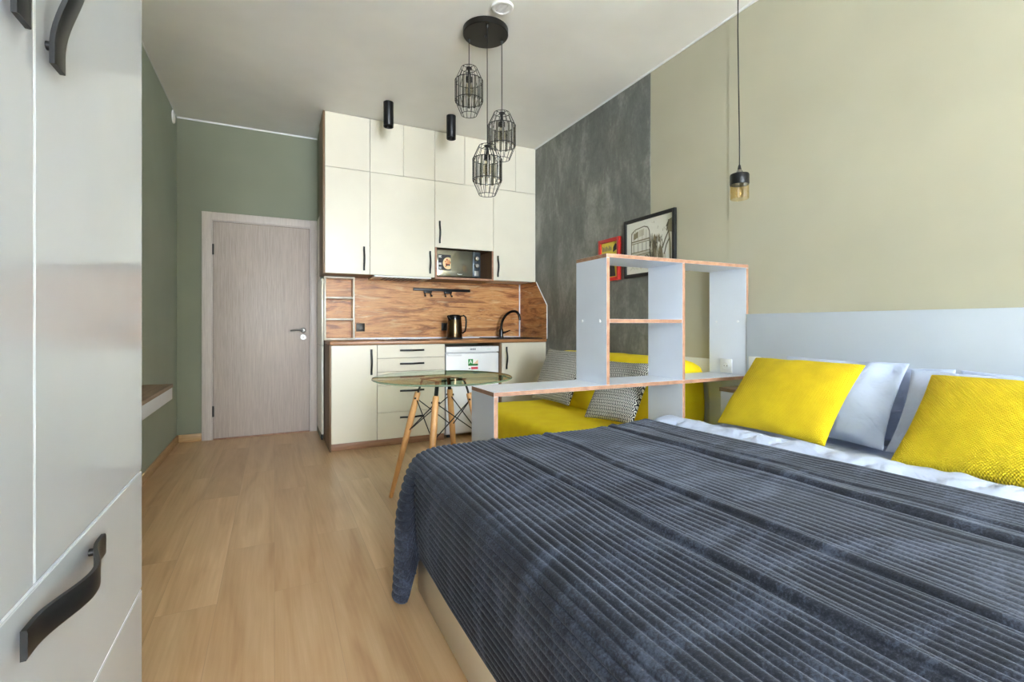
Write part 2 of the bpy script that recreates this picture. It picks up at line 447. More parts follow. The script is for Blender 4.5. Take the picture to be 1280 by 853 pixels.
# ------------------------------------------------------------------ door
d = bpy.data.objects.new('door_1', None); C.objects.link(d); d.location = (-.09, YB, 0); d['kind'] = 'structure'
cs = B()
cs.box((-.586, 5.118, 0), (-.508, YB, 2.068), M['casing_ash'], .003)
cs.box((.319, 5.118, 0), (.3775, YB, 2.068), M['casing_ash'], .003)
cs.box((-.508, 5.118, 1.996), (.319, YB, 2.068), M['casing_ash'], .003)
cs.build('casing', d)
js = B()
js.box((-.507, 5.127, 0), (-.499, YB, 1.995), M['casing_ash']).box((.310, 5.127, 0), (.318, YB, 1.995), M['casing_ash']).box((-.499, 5.127, 1.987), (.310, YB, 1.995), M['casing_ash'])
js.build('jamb', d)
B().box((-.4965, 5.124, .012), (.3065, YB, 1.983), M['door_ash'], .002).build('leaf', d)
dk = B().box((-.499, 5.134, 0), (.310, YB, 1.987), M['dark_gap']); dk.build('gap', d)
B().box((-.497, 5.116, 0), (.307, YB, .010), M['edge_oak'], .002).build('threshold', d)
hd = B()
hd.lathe([(.026, -5.124), (.026, -5.116), (.022, -5.113), (.013, -5.112), (.011, -5.075)], M['chrome'], (0, 0, 0), 24, 'Y')
for v in hd.bm.verts: v.co = Vector((.252+v.co.x, -v.co.y, .993+v.co.z))
hd.tube([(.252, 5.082, .993), (.225, 5.078, .996), (.19, 5.076, .998), (.155, 5.078, .994), (.137, 5.082, .989)], [.009, .009, .008, .0075, .006], M['chrome'], 10)
hd.build('handle', d)
kh = B(); kh.cyl((.252, 5.124, .926), (.252, 5.114, .926), .026, M['chrome'], 24); kh.box((.249, 5.112, .918), (.255, 5.1145, .934), M['dark_gap']); kh.build('lock_rose', d)
for z in (1.73, .26):
    hg = B(); hg.cyl((-.4975, 5.118, z-.048), (-.4975, 5.118, z+.048), .007, M['black_bronze'], 12); hg.build('hinge', d)

# ------------------------------------------------------------------ handles
def bow_handle(name, parent, c, along, out, length, width, thick=.006, stand=.010, bulge=.020, mat=None, post=True):
    """wavy ribbon handle: ends lie flat near the face, the middle bows out"""
    mat = mat or M['black']; a, o = Vector(along), Vector(out); w = a.cross(o); c = Vector(c); N = 28; path = []
    prof = lambda t: stand+thick/2+bulge*(.5+.5*math.cos(PI*min(1, abs(t)/.84)))
    for i in range(N+1):
        t = -1+2*i/N; path.append(c+a*t*length/2+o*prof(t))
    b = B(); b.sweep(path, w, width, thick, o, mat)
    if post:
        for t in (-.80, .80):
            q = c+a*t*length/2; b.cyl(q-o*.0005, q+o*(prof(t)), .0045, mat, 10)
    return b.build(name, parent, 40)

# ------------------------------------------------------------------ wardrobe
XW = -.2; YW = 1.006; ysm = .598
wd = thing('wardrobe', 'tall glossy white wardrobe with wavy black ribbon handles at left edge', 'wardrobe', (-.485, .35, 0))
cz = B()
cz.box((-.755, -.62, .0), (XW-.019, YW, 2.45), M['white'], .001)
cz.build('body', wd)
def wdoor(y0, y1, z0, z1, name):
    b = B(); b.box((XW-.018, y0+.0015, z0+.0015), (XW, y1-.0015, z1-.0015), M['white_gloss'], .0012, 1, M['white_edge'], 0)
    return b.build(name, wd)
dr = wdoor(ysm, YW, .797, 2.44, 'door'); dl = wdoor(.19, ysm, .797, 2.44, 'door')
dl2 = wdoor(-.215, .19, .797, 2.44, 'door'); dl3 = wdoor(-.62, -.215, .797, 2.44, 'door')
bow_handle('handle', dr, (XW, .625, 1.40), (0, 0, 1), (1, 0, 0), .215, .026, .005, .006, .019)
bow_handle('handle', dl, (XW, .549, 1.405), (0, 0, 1), (1, 0, 0), .215, .026, .005, .006, .019)
for y0, y1 in ((.19, YW), (-.62, .19)):
    for z0, z1 in ((.5985, .7965), (.40, .598), (.2, .3995), (.06, .1995)):
        w = wdoor(y0, y1, z0, z1, 'drawer')
        if z0 > .1: bow_handle('handle', w, (XW, (y0+y1)/2+.062, z1-.030), (0, 1, 0), (1, 0, 0), .215, .026, .005, .006, .019)

# floating console on the left wall
fs = thing('wall_console', 'floating white wall console with brown wooden top on green wall', 'console', (-.65, 2.3, .61))
B().box((XL+.001, 1.3, .680), (-.530, 3.40, .700), M['shelf_brown'], .001).build('top', fs)
B().box((XL+.001, 1.31, .612), (-.533, 3.397, .679), M['white'], .0015).build('drawer_box', fs)

# ------------------------------------------------------------------ vents
def vent(name, label, c, axis, r):
    """round plastic ventilation grille facing along axis"""
    t = thing(name, label, 'vent', c)
    ax = Vector(axis); u = Vector((0, 1, 0)) if abs(ax.y) < .5 else Vector((1, 0, 0)); w = ax.cross(u); c = Vector(c)
    b = B(); N = 40; prof = [(r, .0), (r, .006), (r*.93, .012), (r*.74, .012), (r*.70, .007)]
    vs = b.grid(lambda i, j: c+ax*prof[j][1]+(u*math.cos(2*PI*i/N)+w*math.sin(2*PI*i/N))*prof[j][0], N, len(prof), M['plastic'], True)
    b.build('ring', t)
    b = B(); N2 = 32
    f = b.bm.faces.new([b.bm.verts.new(c+ax*.002+(u*math.cos(2*PI*i/N2)+w*math.sin(2*PI*i/N2))*r*.72) for i in range(N2)]); b._tag([f], M['panel_grey'])
    for k in range(-5, 6):
        x = k*r*.13; h = math.sqrt(max(0, (r*.72)**2-x*x))
        if h > .004: b.obox(c+ax*.006+u*x-w*h, c+ax*.006+u*x+w*h, .0035, .006, M['plastic'], ax)
    for y in (-.3, .3): b.obox(c+ax*.008-u*r*.64+w*y*r, c+ax*.008+u*r*.64+w*y*r, .003, .003, M['plastic'], ax)
    b.build('grille', t, None)
vent('air_vent', 'round white ventilation grille in the ceiling beside the chandelier', (1.185, 2.535, H), (0, 0, -1), .064)
vent('air_vent', 'small round vent high on the green wall near the corner', (XL, 4.955, 2.815), (1, 0, 0), .055)

# ------------------------------------------------------------------ kitchen: wall cabinets
YU = 4.42
def cab_door(parent, x0, x1, z0, z1, yf, name='door', th=.018):
    b = B(); b.box((x0+.0015, yf, z0+.0015), (x1-.0015, yf+th, z1-.0015), M['cream'], .0012, 1, M['brown_edge'] if False else None, None)
    return b.build(name, parent)
def carcass(name, label, x0, x1, z0, z1, group, under=None):
    t = thing(name, label, 'cabinet', ((x0+x1)/2, YK-.17, z0), group)
    b = B(); b.box((x0+.0006, YU+.019, z0), (x1-.0006, YK-.001, z1), M['carcass'])
    if under: b.box((x0+.02, YU+.03, z0-.001), (x1-.02, YK-.03, z0+.002), under)
    b.build('body', t); return t
ZU0, ZU1 = 1.492, 2.408
Ugrp, Wgrp = 'small cabinets under the ceiling', 'tall kitchen wall cabinets'
ux = [.389, .764, 1.361, 1.966, 2.4475]
lab_top = ['single door cream top cabinet at the left end of the ceiling row', 'cream top cabinet with two doors second from the left under ceiling',
           'cream top cabinet with two doors above the microwave column', 'cream top cabinet with two doors at right end against dark plaster wall']
sub = [[.389, .764], [.764, 1.062, 1.361], [1.361, 1.661, 1.966], [1.966, 2.214, 2.4475]]
for i in range(4):
    t = carcass('top_cabinet', lab_top[i], ux[i], ux[i+1], ZU1+.0005, H-.006, Ugrp)
    for a, b_ in zip(sub[i], sub[i][1:]): cab_door(t, a, b_, ZU1, H-.004, YU)
t = carcass('wall_cabinet', 'narrow cream wall cabinet above the open cubby shelf', ux[0], ux[1], ZU0, ZU1, Wgrp)
dd = cab_door(t, ux[0], ux[1], ZU0, ZU1, YU); bow_handle('handle', dd, (.712, YU, 1.632), (0, 0, 1), (0, -1, 0), .212, .016, .005, .010, .018)
t = carcass('wall_cabinet', 'wide plain cream wall cabinet above the cooktop', ux[1], ux[2], ZU0, ZU1, Wgrp)
dd = cab_door(t, ux[1], ux[2], ZU0, ZU1, YU); bow_handle('handle', dd, (1.312, YU, 1.632), (0, 0, 1), (0, -1, 0), .212, .016, .005, .010, .018)
t = carcass('wall_cabinet', 'cream wall cabinet with handle above the dark plaster sink corner', ux[3], ux[4], ZU0, ZU1, Wgrp, M['white'])
dd = cab_door(t, ux[3], ux[4], ZU0, ZU1, YU); bow_handle('handle', dd, (2.012, YU, 1.632), (0, 0, 1), (0, -1, 0), .212, .016, .005, .010, .018)
# microwave column: closed part above, open niche below
zn0, zn1 = 1.488, 1.780
t = thing('wall_cabinet', 'cream wall cabinet with open wooden niche holding the microwave', 'cabinet', (1.66, YK-.17, zn0), Wgrp)
b = B(); b.box((ux[2]+.0006, YU+.019, zn1+.002), (ux[3]-.0006, YK-.001, ZU1), M['carcass']); b.build('body', t)
b = B()
b.box((ux[2]+.0006, YU, zn0), (ux[2]+.018, YK-.001, zn1+.0015), M['carcass'], 0, 2)
b.box((ux[3]-.018, YU, zn0), (ux[3]-.0006, YK-.001, zn1+.0015), M['carcass'])
b.box((ux[2]+.0006, YU-.003, zn0-.006), (ux[3]-.0006, YK-.001, zn0+.014), M['carcass'])
b.box((ux[2]+.018, YK-.012, zn0+.014), (ux[3]-.018, YK-.001, zn1+.0015), M['carcass'])
for x0, x1, z0, z1 in ((ux[2]+.0006, ux[2]+.018, zn0-.006, zn1), (ux[3]-.018, ux[3]-.0006, zn0-.006, zn1), (ux[2]+.018, ux[3]-.018, zn0-.006, zn0+.014)):
    b.box((x0, YU-.005, z0), (x1, YU-.001, z1), M['edge_oak'])
b.build('niche', t)
dd = cab_door(t, ux[2], ux[3], zn1, ZU1, YU); bow_handle('handle', dd, (1.406, YU, 1.925), (0, 0, 1), (0, -1, 0), .212, .016, .005, .010, .018)
# dark brown end panel of the stack (seen from the left)
sp = tag(B().box((.372, YU-.001, ZU0-.004), (.3885, YK-.001, H-.004), M['carcass'], .001).build('end_panel'), 'tall brown end panel closing the left side of the wall cabinets', 'panel'); recentre(sp)

# slide-out hood under the wide cabinet
t = thing('range_hood', 'slim white built-in hood under the wide wall cabinet', 'hood', (1.06, 4.57, 1.462))
B().box((.80, YU-.004, 1.476), (1.325, 4.72, 1.4905), M['plastic'], .002).build('body', t)
b = B()
for k in range(9): b.box((.90+k*.04, YU+.03, 1.473), (.925+k*.04, 4.68, 1.4755), M['logo_grey'])
b.build('filter', t)

# microwave
t = thing('microwave', 'mirrored microwave oven standing in the wall cabinet niche', 'microwave', (1.59, 4.58, zn0+.014))
mx0, mx1, mz0, mz1, my = 1.384, 1.832, zn0+.024, zn1-.016, 4.445
B().box((mx0, my, mz0), (mx1, my+.26, mz1), M['black_matt'], .006).build('body', t)
mdoor = B().box((mx0+.001, my-.016, mz0+.001), (mx1-.085, my-.001, mz1-.001), M['mirror'], .003).build('door', t)
pn = B().box((mx1-.083, my-.014, mz0+.001), (mx1-.001, my-.001, mz1-.001), M['panel_grey'], .003).build('control_panel', t)
for z in (mz0+.185, mz0+.115):
    kb = B(); kb.lathe([(.024, 0), (.024, .004), (.020, .016), (.017, .019), (0.0001, .019)], M['chrome'], (0, 0, 0), 24, 'Y')
    for v in kb.bm.verts: v.co = Vector((mx1-.042+v.co.x, my-.014-v.co.y, z+v.co.z))
    kb.build('knob', pn)
B().box((mx1-.066, my-.017, mz0+.014), (mx1-.018, my-.0145, mz0+.065), M['chrome'], .002).build('door_button', pn)
for x in (mx0+.03, mx1-.03):
    for y in (my+.03, my+.22): B().cyl((x, y, zn0+.0145), (x, y, mz0+.001), .012, M['black_matt'], 12).build('foot', t)
sx0, sx1, sz0, sz1, sy = mx0+.012, mx0+.137, mz0+.055, mz0+.205, my-.0163
pz = B(); pz.box((sx0, sy-.0005, sz0), (sx1, sy, sz1), M['sticker']); cx, czz = sx0+.098, sz0+.068
def disc(b, cx, cz, y, rx, rz, m, n=20, clip=None):
    f = [b.bm.verts.new((min(cx+rx*math.cos(2*PI*i/n), clip if clip else 9), y, cz+rz*math.sin(2*PI*i/n))) for i in range(n)]
    b._tag([b.bm.faces.new(f)], m)
disc(pz, cx, czz, sy-.0008, .052, .058, M['food_b'], 24, sx1)
for k in range(16):
    a = random.uniform(0, 2*PI); q = random.uniform(.01, .042)
    disc(pz, cx+q*math.cos(a)*.8, czz+q*math.sin(a), sy-.0010-k*.00003, .009, .010, (M['food_a'], M['food_c'], M['food_a'], M['sticker'])[k % 4], 10, sx1)
mk = pz
for z, hh in ((sz1-.03, .024), (sz0+.052, .02), (sz0+.012, .022)):
    for k in range(3): mk.box((sx0+.006, sy-.0010, z+k*hh/3), (sx0+.034-.006*(k % 2), sy-.0005, z+k*hh/3+hh*.2), M['label_white'])
mk.build('sticker', mdoor, None)
lg = B(); lx = mx0+.205
for k in range(5): lg.obox((lx+k*.010, my-.0165, mz0+.020+(.004 if k == 0 else 0)), (lx+.008+k*.010, my-.0165, mz0+.022+(.005 if k % 2 == 0 else 0)), .0015, .004, M['label_white'])
lg.build('logo', mdoor, None)

# cream filler panels beside the kitchen
t = thing('filler_panel', 'narrow cream filler panel in two lengths between door and kitchen', 'panel', (.3785, 4.87, .05))
for z0, z1 in ((.06, .856), (.859, 1.462)):
    B().box((.3795, 4.648, z0), (.3975, YK-.001, z1), M['cream'], .001).build('panel', t)
B().box((.382, 4.70, 0), (.395, 4.76, .0598), M['dark_gap']).build('foot', t)
# cream cladding on the pillar return, level with the door casing
b = B()
for z0, z1 in ((.06, .856), (.859, 1.462), (1.465, 2.066)): b.box((.3782, YK-.0005, z0), (.3799, 5.117, z1), M['cream'])
struct('trim_7', b)

# ------------------------------------------------------------------ kitchen: base units
YF = 4.2; ZC = .877
def bcar(name, label, x0, x1, cat='cabinet'):
    t = thing(name, label, cat, ((x0+x1)/2, 4.48, 0))
    return t
t = bcar('base_cabinet', 'cream base cabinet with brown side at the left kitchen end', .417, .786)
B().box((.418, YF+.018, .0605), (.785, YK-.003, ZC-.001), M['carcass']).build('body', t)
B().box((.405, YF+.004, .0), (.4175, YK-.003, ZC-.001), M['carcass'], .001).build('side_panel', t)
dd = cab_door(t, .417, .786, .062, ZC-.004, YF, 'door', .0175); bow_handle('handle', dd, (.737, YF, .729), (0, 0, 1), (0, -1, 0), .216, .016, .005, .010, .018)
t = bcar('drawer_cabinet', 'cream kitchen drawer cabinet with five drawer fronts and black handles', .786, 1.388)
B().box((.7865, YF+.018, .0605), (1.387, YK-.003, ZC-.001), M['carcass']).build('body', t)
zs = [ZC-.004, .757, .640, .522, .291, .062]
for z1, z0 in zip(zs, zs[1:]):
    dd = cab_door(t, .786, 1.388, z0, z1, YF, 'drawer', .0175)
    bow_handle('handle', dd, (1.085, YF, (z1-.050)), (1, 0, 0), (0, -1, 0), .215, .016, .005, .010, .018)
t = bcar('sink_cabinet', 'cream base cabinet under the sink beside the fridge', 1.936, 2.447)
B().box((1.9545, YF+.018, .0605), (2.445, YK-.003, ZC-.001), M['carcass']).build('body', t)
B().box((1.936, YF+.002, .0605), (1.954, YK-.003, ZC-.001), M['carcass'], .001).build('side_panel', t)
dd = cab_door(t, 1.9555, 2.446, .062, ZC-.004, YF, 'door', .0175); bow_handle('handle', dd, (2.003, YF, .727), (0, 0, 1), (0, -1, 0), .216, .016, .005, .010, .018)
pl = B().box((.4185, YF+.028, .0), (1.3875, YF+.044, .060), M['plinth'], .001).build('plinth'); tag(pl, 'brown wooden plinth under the left base cabinets', 'plinth'); recentre(pl)
pl = B().box((1.937, YF+.028, .0), (2.444, YF+.044, .060), M['plinth'], .001).build('plinth'); tag(pl, 'short brown wooden plinth under the sink cabinet', 'plinth'); recentre(pl)
ct = B().box((.408, YF-.012, ZC), (2.4475, YK-.001, .906), M['counter'], .003).build('countertop'); tag(ct, 'brown wood-look kitchen worktop across base cabinets and fridge', 'countertop'); recentre(ct)

# fridge
t = thing('fridge', 'white under-counter fridge with green energy sticker', 'fridge', (1.66, 4.48, 0))
fx0, fx1, fy = 1.402, 1.930, 4.212
B().box((fx0, fy+.045, .03), (fx1, YK-.06, .842), M['appliance'], .006).build('body', t)
fd = B().box((fx0, fy, .045), (fx1, fy+.040, .782), M['appliance'], .008, 3).build('door', t)
fp = B().box((fx0, fy-.004, .789), (fx1, fy+.044, .843), M['appliance'], .006, 3).build('top_panel', t)
B().box((fx0+.012, fy-.012, .760), (fx0+.150, fy+.002, .783), M['appliance'], .004).build('handle', fd)
lg = B()
for k in range(5): lg.box((1.636+k*.0115, fy-.0048, .810), (1.645+k*.0115, fy-.0038, .826), M['logo_grey'])
lg.build('logo', fp, None)
lg = B().box((1.805, fy-.0048, .814), (1.845, fy-.0040, .818), M['teal_ink']); lg.build('badge', fp)
for x in (fx0+.05, fx1-.05):
    for y in (fy+.08, YK-.12): B().cyl((x, y, 0), (x, y, .031), .018, M['black_matt'], 16).build('foot', t)
# energy sticker
ex0, ex1, ez1 = 1.617, 1.715, .726; ey = fy-.0006
eb = B().box((ex0, ey, ez1-.14), (ex1, fy+.001, ez1), M['label_white'])
eb.box((ex0, ey-.0004, ez1-.056), (ex0+.048, ey, ez1), M['label_green']); eb.box((ex0, ey-.0005, ez1-.063), (ex1, ey, ez1-.045), M['label_dkgreen'])
eb.box((ex0+.030, ey-.0004, ez1-.097), (ex1, ey, ez1-.074), M['label_red']); eb.box((ex0+.004, ey-.0004, ez1-.092), (ex0+.024, ey, ez1-.084), M['sticker'])
eb.box((ex0+.05, ey-.0004, ez1-.14), (ex1, ey, ez1-.110), M['label_blue'])
eb.prism([(ex0+.052, ey-.0004, ez1-.044), (ex1, ey-.0004, ez1-.044), (ex1, ey-.0004, ez1-.008)], (0, .0004, 0), M['label_peach'])
add_text(eb, 'A', .052, M['label_white'], (ex0+.024, ey-.0006, ez1-.026))
eb.build('energy_sticker', fd, None)

# backsplash
bs = thing('backsplash', 'rustic brown wood-look splashback along the kitchen wall', 'splashback', (1.45, YK-.004, .906))
B().box((.66, YK-.009, .9065), (2.437, YK-.0015, 1.4905), M['splash']).build('rear_panel', bs)
rp = B(); xs = 2.4475
rp.prism([(xs, YK-.002, .9065), (xs, 4.177, .9065), (xs, 4.177, 1.24), (xs, 4.40, 1.4905), (xs, YK-.002, 1.4905)], (-.008, 0, 0), M['splash'], M['white_edge'])
rp.build('side_panel', bs, None)
b = B(); b.box((2.4265, YK-.021, .9065), (2.439, YK-.0095, 1.4905), M['white_edge'], .002); b.build('corner_profile', bs)
b = B(); b.box((.672, YK-.021, .9065), (2.4265, YK-.0095, .922), M['white_edge'], .003); b.build('bottom_profile', bs)
eg = B()
eg.obox((xs-.004, 4.1755, .907), (xs-.004, 4.1755, 1.24), .010, .003, M['white_edge'], (1, 0, 0)); eg.obox((xs-.004, 4.1755, 1.24), (xs-.004, 4.3985, 1.491), .010, .003, M['white_edge'], (1, 0, 0))
eg.build('edge_strip', bs, None)

# open cubby shelf on the worktop
t = thing('cubby_shelf', 'small cream three-compartment open shelf on worktop corner', 'shelf', (.535, 4.71, .9065))
cx0, cx1, cy = .402, .667, 4.648
b = B()
for x in (cx0, cx1-.016): b.box((x, cy, .9065), (x+.016, YK-.011, 1.487), M['cream'], .001)
b.build('side_panel', t)
for z in (.907, 1.088, 1.285, 1.4705): B().box((cx0+.0162, cy+.001, z), (cx1-.0162, YK-.012, z+.016), M['cream'], .001).build('shelf_board', t)
B().box((cx0+.0002, YK-.0105, .907), (.6595, YK-.0015, 1.487), M['splash']).build('back_panel', t)

# rail with two double hooks
t = thing('hook_rail', 'black magnetic bar with two double hooks on wooden splashback', 'rail', (1.54, YK-.015, 1.39))
B().box((1.242, YK-.030, 1.388), (1.846, YK-.0095, 1.416), M['black'], .003).build('bar', t)
for x in (1.388, 1.600):
    b = B(); b.box((x-.04, YK-.040, 1.366), (x+.04, YK-.012, 1.389), M['black'], .003)
    for dx in (-.030, .030):
        b.tube([(x+dx, YK-.03, 1.368), (x+dx, YK-.036, 1.350), (x+dx*1.1, YK-.055, 1.338)], .005, M['black'], 8)
        b.lathe([(.0001, -.010), (.008, -.007), (.010, 0), (.008, .007), (.0001, .010)], M['black'], (x+dx*1.1, YK-.058, 1.338), 12)
    b.build('double_hook', t)

def outlet(label, c, axis, mat, ring, size=.078):
    """square wall outlet with a round recessed socket; axis = outward normal"""
    t = thing('power_outlet', label, 'outlet', c)
    ax = Vector(axis); u = Vector((1, 0, 0)) if abs(ax.x) < .5 else Vector((0, 1, 0)); v = Vector((0, 0, 1)); c = Vector(c)
    b = B(); h = size/2
    lo = c-u*h-v*h; hi = c+u*h+v*h+ax*.009
    b.box([min(a, d_) for a, d_ in zip(lo, hi)], [max(a, d_) for a, d_ in zip(lo, hi)], mat, .003); b.build('plate', t)
    b = B(); N = 28; prof = [(.021, .0095), (.021, .0115), (.019, .0115), (.0175, .0096), (.0001, .0096)]
    b.grid(lambda i, j: c+ax*prof[j][1]+(u*math.cos(2*PI*i/N)+v*math.sin(2*PI*i/N))*prof[j][0], N, len(prof), ring, True)
    for s_ in (-1, 1): b.cyl(c+u*s_*.0095+ax*.0096, c+u*s_*.0095+ax*.0105, .0028, M['dark_gap'], 10)
    b.build('socket', t)
outlet('black square power outlet on splashback beside the cubby shelf', (.735, YK-.0095, 1.021), (0, -1, 0), M['black_bronze'], M['black_bronze'])
outlet('black power outlet partly hidden behind the kettle', (1.575, YK-.0095, 1.025), (0, -1, 0), M['black_bronze'], M['black_bronze'])

# cooktop, sink, tap, kettle
t = thing('cooktop', 'black glass two-burner cooktop set in the worktop', 'cooktop', (1.04, 4.45, .9062))
B().box((.86, 4.235, .9062), (1.26, 4.70, .911), M['black_gloss'], .002).build('glass', t)
for y in (4.34, 4.56):
    b = B(); b.lathe([(.085, 0), (.085, .0004), (.081, .0004), (.081, 0)], M['logo_grey'], (1.06, y, .9111), 40); b.build('burner_ring', t)
t = thing('kitchen_sink', 'black composite sink set in the worktop under the tap', 'sink', (2.17, 4.45, .9062))
b = B(); sx0, sx1, sy0, sy1 = 1.93, 2.425, 4.235, 4.70
b.box((sx0, sy0, .9062), (sx1, sy0+.05, .914), M['black_matt'], .003); b.box((sx0, sy1-.11, .9062), (sx1, sy1, .914), M['black_matt'], .003)
b.box((sx0, sy0+.05, .9062), (sx0+.05, sy1-.11, .914), M['black_matt']); b.box((sx1-.05, sy0+.05, .9062), (sx1, sy1-.11, .914), M['black_matt'])
b.build('rim', t)
B().box((sx0+.05, sy0+.05, .9062), (sx1-.05, sy1-.11, .9085), M['black_gloss']).build('basin', t)
t = thing('kitchen_tap', 'black curved swan-neck kitchen tap at the sink', 'tap', (2.149, 4.63, .9141))
b = B(); tx, ty = 2.149, 4.63
b.lathe([(.027, 0), (.027, .006), (.022, .010), (.022, .075), (.019, .088), (.012, .095)], M['black_gloss'], (tx, ty, .9142), 24); b.build('body', t)
pts = []
for i in range(25):
    a = PI*(i/24)*.98; q = i/24
    x = tx+.155*(1-math.cos(a))/2; y = ty-.13*(1-math.cos(a))/2
    z = .99+(.148*math.sin(a)**.75 if a < PI*.99 else 0)+.085*smooth01(q)
    pts.append((x, y, z))
b = B(); b.tube(pts, [.0135]*24+[.012], M['black_gloss'], 12); b.build('spout', t)
b = B(); b.tube([(tx+.018, ty-.012, .962), (tx+.045, ty-.03, .972), (tx+.085, ty-.045, .988)], [.012, .008, .0055], M['black_gloss'], 10); b.build('lever', t)

t = thing('kettle', 'bronze steel electric kettle with black lid and handle on worktop', 'kettle', (1.567, 4.45, .9062))
kx, ky, kz = 1.567, 4.45, .9062
b = B(); b.lathe([(.076, 0), (.078, .004), (.078, .014), (.072, .018)], M['black_matt'], (kx, ky, kz), 40); b.build('base', t)
b = B(); b.lathe([(.0735, .0185), (.0755, .03), (.072, .12), (.0665, .185), (.0655, .19)], M['bronze'], (kx, ky, kz), 48); b.build('body', t)
b = B(); b.lathe([(.0662, .1905), (.0660, .212), (.062, .228), (.052, .236), (.02, .239), (.0001, .239)], M['black_gloss'], (kx, ky, kz), 48)
b.tube([(kx-.05, ky-.02, kz+.196), (kx-.066, ky-.026, kz+.212), (kx-.078, ky-.03, kz+.226)], [.022, .016, .010], M['black_gloss'], 12)
b.build('lid', t)
hp = [(kx+.055, ky-.01, kz+.222), (kx+.085, ky-.016, kz+.230), (kx+.106, ky-.02, kz+.215), (kx+.112, ky-.021, kz+.17), (kx+.108, ky-.02, kz+.11), (kx+.098, ky-.018, kz+.075), (kx+.074, ky-.012, kz+.058)]
b = B(); b.sweep(hp, (0.18, 1, 0), .026, .015, (1, 0, 0), M['black_gloss']); b.build('handle', t)

# ------------------------------------------------------------------ ceiling spots
def spot(x, y, label):
    t = thing('ceiling_spot', label, 'lamp', (x, y, H), 'black cylinder ceiling spots')
    r, l = .041, .205
    b = B(); b.lathe([(r-.012, -l+.022), (r-.006, -l+.004), (r-.003, -l), (r, -l+.002), (r, -l+.012), (r-.001, -l+.0135), (r, -l+.015), (r, -.001), (r-.003, 0)], M['black'], (x, y, H), 40); b.build('housing', t)
    b = B(); b.lathe([(.0001, -l+.026), (.028, -l+.024), (.028, -l+.030), (.0001, -l+.030)], M['panel_grey'], (x, y, H), 28); b.build('lens', t)
spot(.847, 4.037, 'black cylindrical ceiling spot on the left nearest the tall end panel')
spot(1.397, 4.055, 'black cylindrical ceiling spot nearest the chandelier')

# ------------------------------------------------------------------ chandelier
ch = thing('chandelier', 'black cluster chandelier with three wire cages and smoked crystals', 'chandelier', (1.183, 2.779, H))
ccx, ccy = 1.183, 2.779
SN, CN = .4412, .8974
def cam2w(lat, dep): return (SN*dep+CN*lat, CN*dep-SN*lat)
b = B(); b.lathe([(.137, -.038), (.141, -.034), (.141, -.002), (.139, 0)], M['black_bronze'], (ccx, ccy, H), 64); b.cyl((ccx, ccy, H-.038), (ccx, ccy, H-.048), .006, M['black'], 12); b.build('canopy', ch)
for lat, dep, zt in ((-.107, .038, 2.665), (.016, -.112, 2.118), (.100, .058, 2.390)):
    ox, oy = cam2w(lat, dep); px, py = ccx+ox, ccy+oy
    b = B(); b.tube([(px, py, H-.038), (px, py, zt-.012)], .0028, M['black'], 8); b.lathe([(.003, -.022), (.008, -.012), (.009, 0)], M['black'], (px, py, H-.038), 16); b.build('cable', ch)
    lev = [(.050, 0), (.088, -.081), (.088, -.205), (.050, -.293)]
    b = B(); NW = 14
    for k in range(NW):
        a = 2*PI*k/NW+.1
        b.tube([(px+r*math.cos(a), py+r*math.sin(a), zt+z) for r, z in lev], .0017, M['black'], 6)
    for i, (r, z) in enumerate(lev):
        b.tube([(px+r*math.cos(2*PI*k/40), py+r*math.sin(2*PI*k/40), zt+z) for k in range(40)], .0023 if i in (1, 2) else .0018, M['black'], 6, True)
    for k in range(4):
        a = PI/2*k+.3; b.tube([(px, py, zt+.001), (px+.05*math.cos(a), py+.05*math.sin(a), zt)], .0016, M['black'], 6)
    cage = b.build('lamp_cage', ch, 50)
    b = B(); b.lathe([(.012, -.085), (.021, -.083), (.021, -.058), (.012, -.052), (.008, -.030), (.008, -.006), (.018, -.004), (.018, .003), (.004, .008)], M['black'], (px, py, zt), 24); b.build('bulb_socket', cage)
    b = B(); b.lathe([(.010, -.086), (.014, -.095), (.022, -.115), (.027, -.14), (.023, -.163), (.010, -.176), (.0001, -.178)][::-1], M['bulb'], (px, py, zt), 20); b.build('bulb', cage)
    for k in range(NW):
        a = 2*PI*(k+.5)/NW+.1; rr = .0835
        cx_, cy_ = px+rr*math.cos(a), py+rr*math.sin(a)
        ux_, uy_ = -math.sin(a), math.cos(a); nx_, ny_ = math.cos(a), math.sin(a)
        b = B(); ztop, zbot = zt-.078, zt-.214
        sec = [(-.0085, 0), (-.004, .0045), (.004, .0045), (.0085, 0), (.004, -.0045), (-.004, -.0045)]
        b.prism([(cx_+ux_*p+nx_*q, cy_+uy_*p+ny_*q, zbot) for p, q in sec], (0, 0, ztop-zbot), M['crystal'])
        b.build('crystal_prism', cage, None)

# bedside pendant
pt = thing('pendant_lamp', 'single bedside pendant with black cap and amber glass on long cord', 'lamp', (2.20, 1.76, H))
px, py = 2.203, 1.759
b = B(); b.lathe([(.045, -.024), (.048, -.02), (.048, 0)], M['black'], (px-.006, py+.003, H), 32); b.build('ceiling_rose', pt)
b = B(); b.tube([(px-.006, py+.003, H-.02), (px-.008, py+.004, 2.6), (px-.004, py+.002, 2.3), (px, py, 2.0), (px, py, 1.87)], .003, M['black'], 8); b.build('cord', pt)
b = B(); b.lathe([(.0465, 1.782), (.0475, 1.785), (.0475, 1.832), (.045, 1.838), (.02, 1.841), (.018, 1.846)], M['black'], (px, py, 0), 40)
b.lathe([(.010, 1.862), (.006, 1.884), (.003, 1.89)], M['black'], (px, py, 0), 20); b.build('cap', pt)
b = B(); b.lathe([(.018, 1.8465), (.016, 1.854), (.010, 1.8615)], M['chrome'], (px, py, 0), 24); b.build('ferrule', pt)
b = B(); N = 48
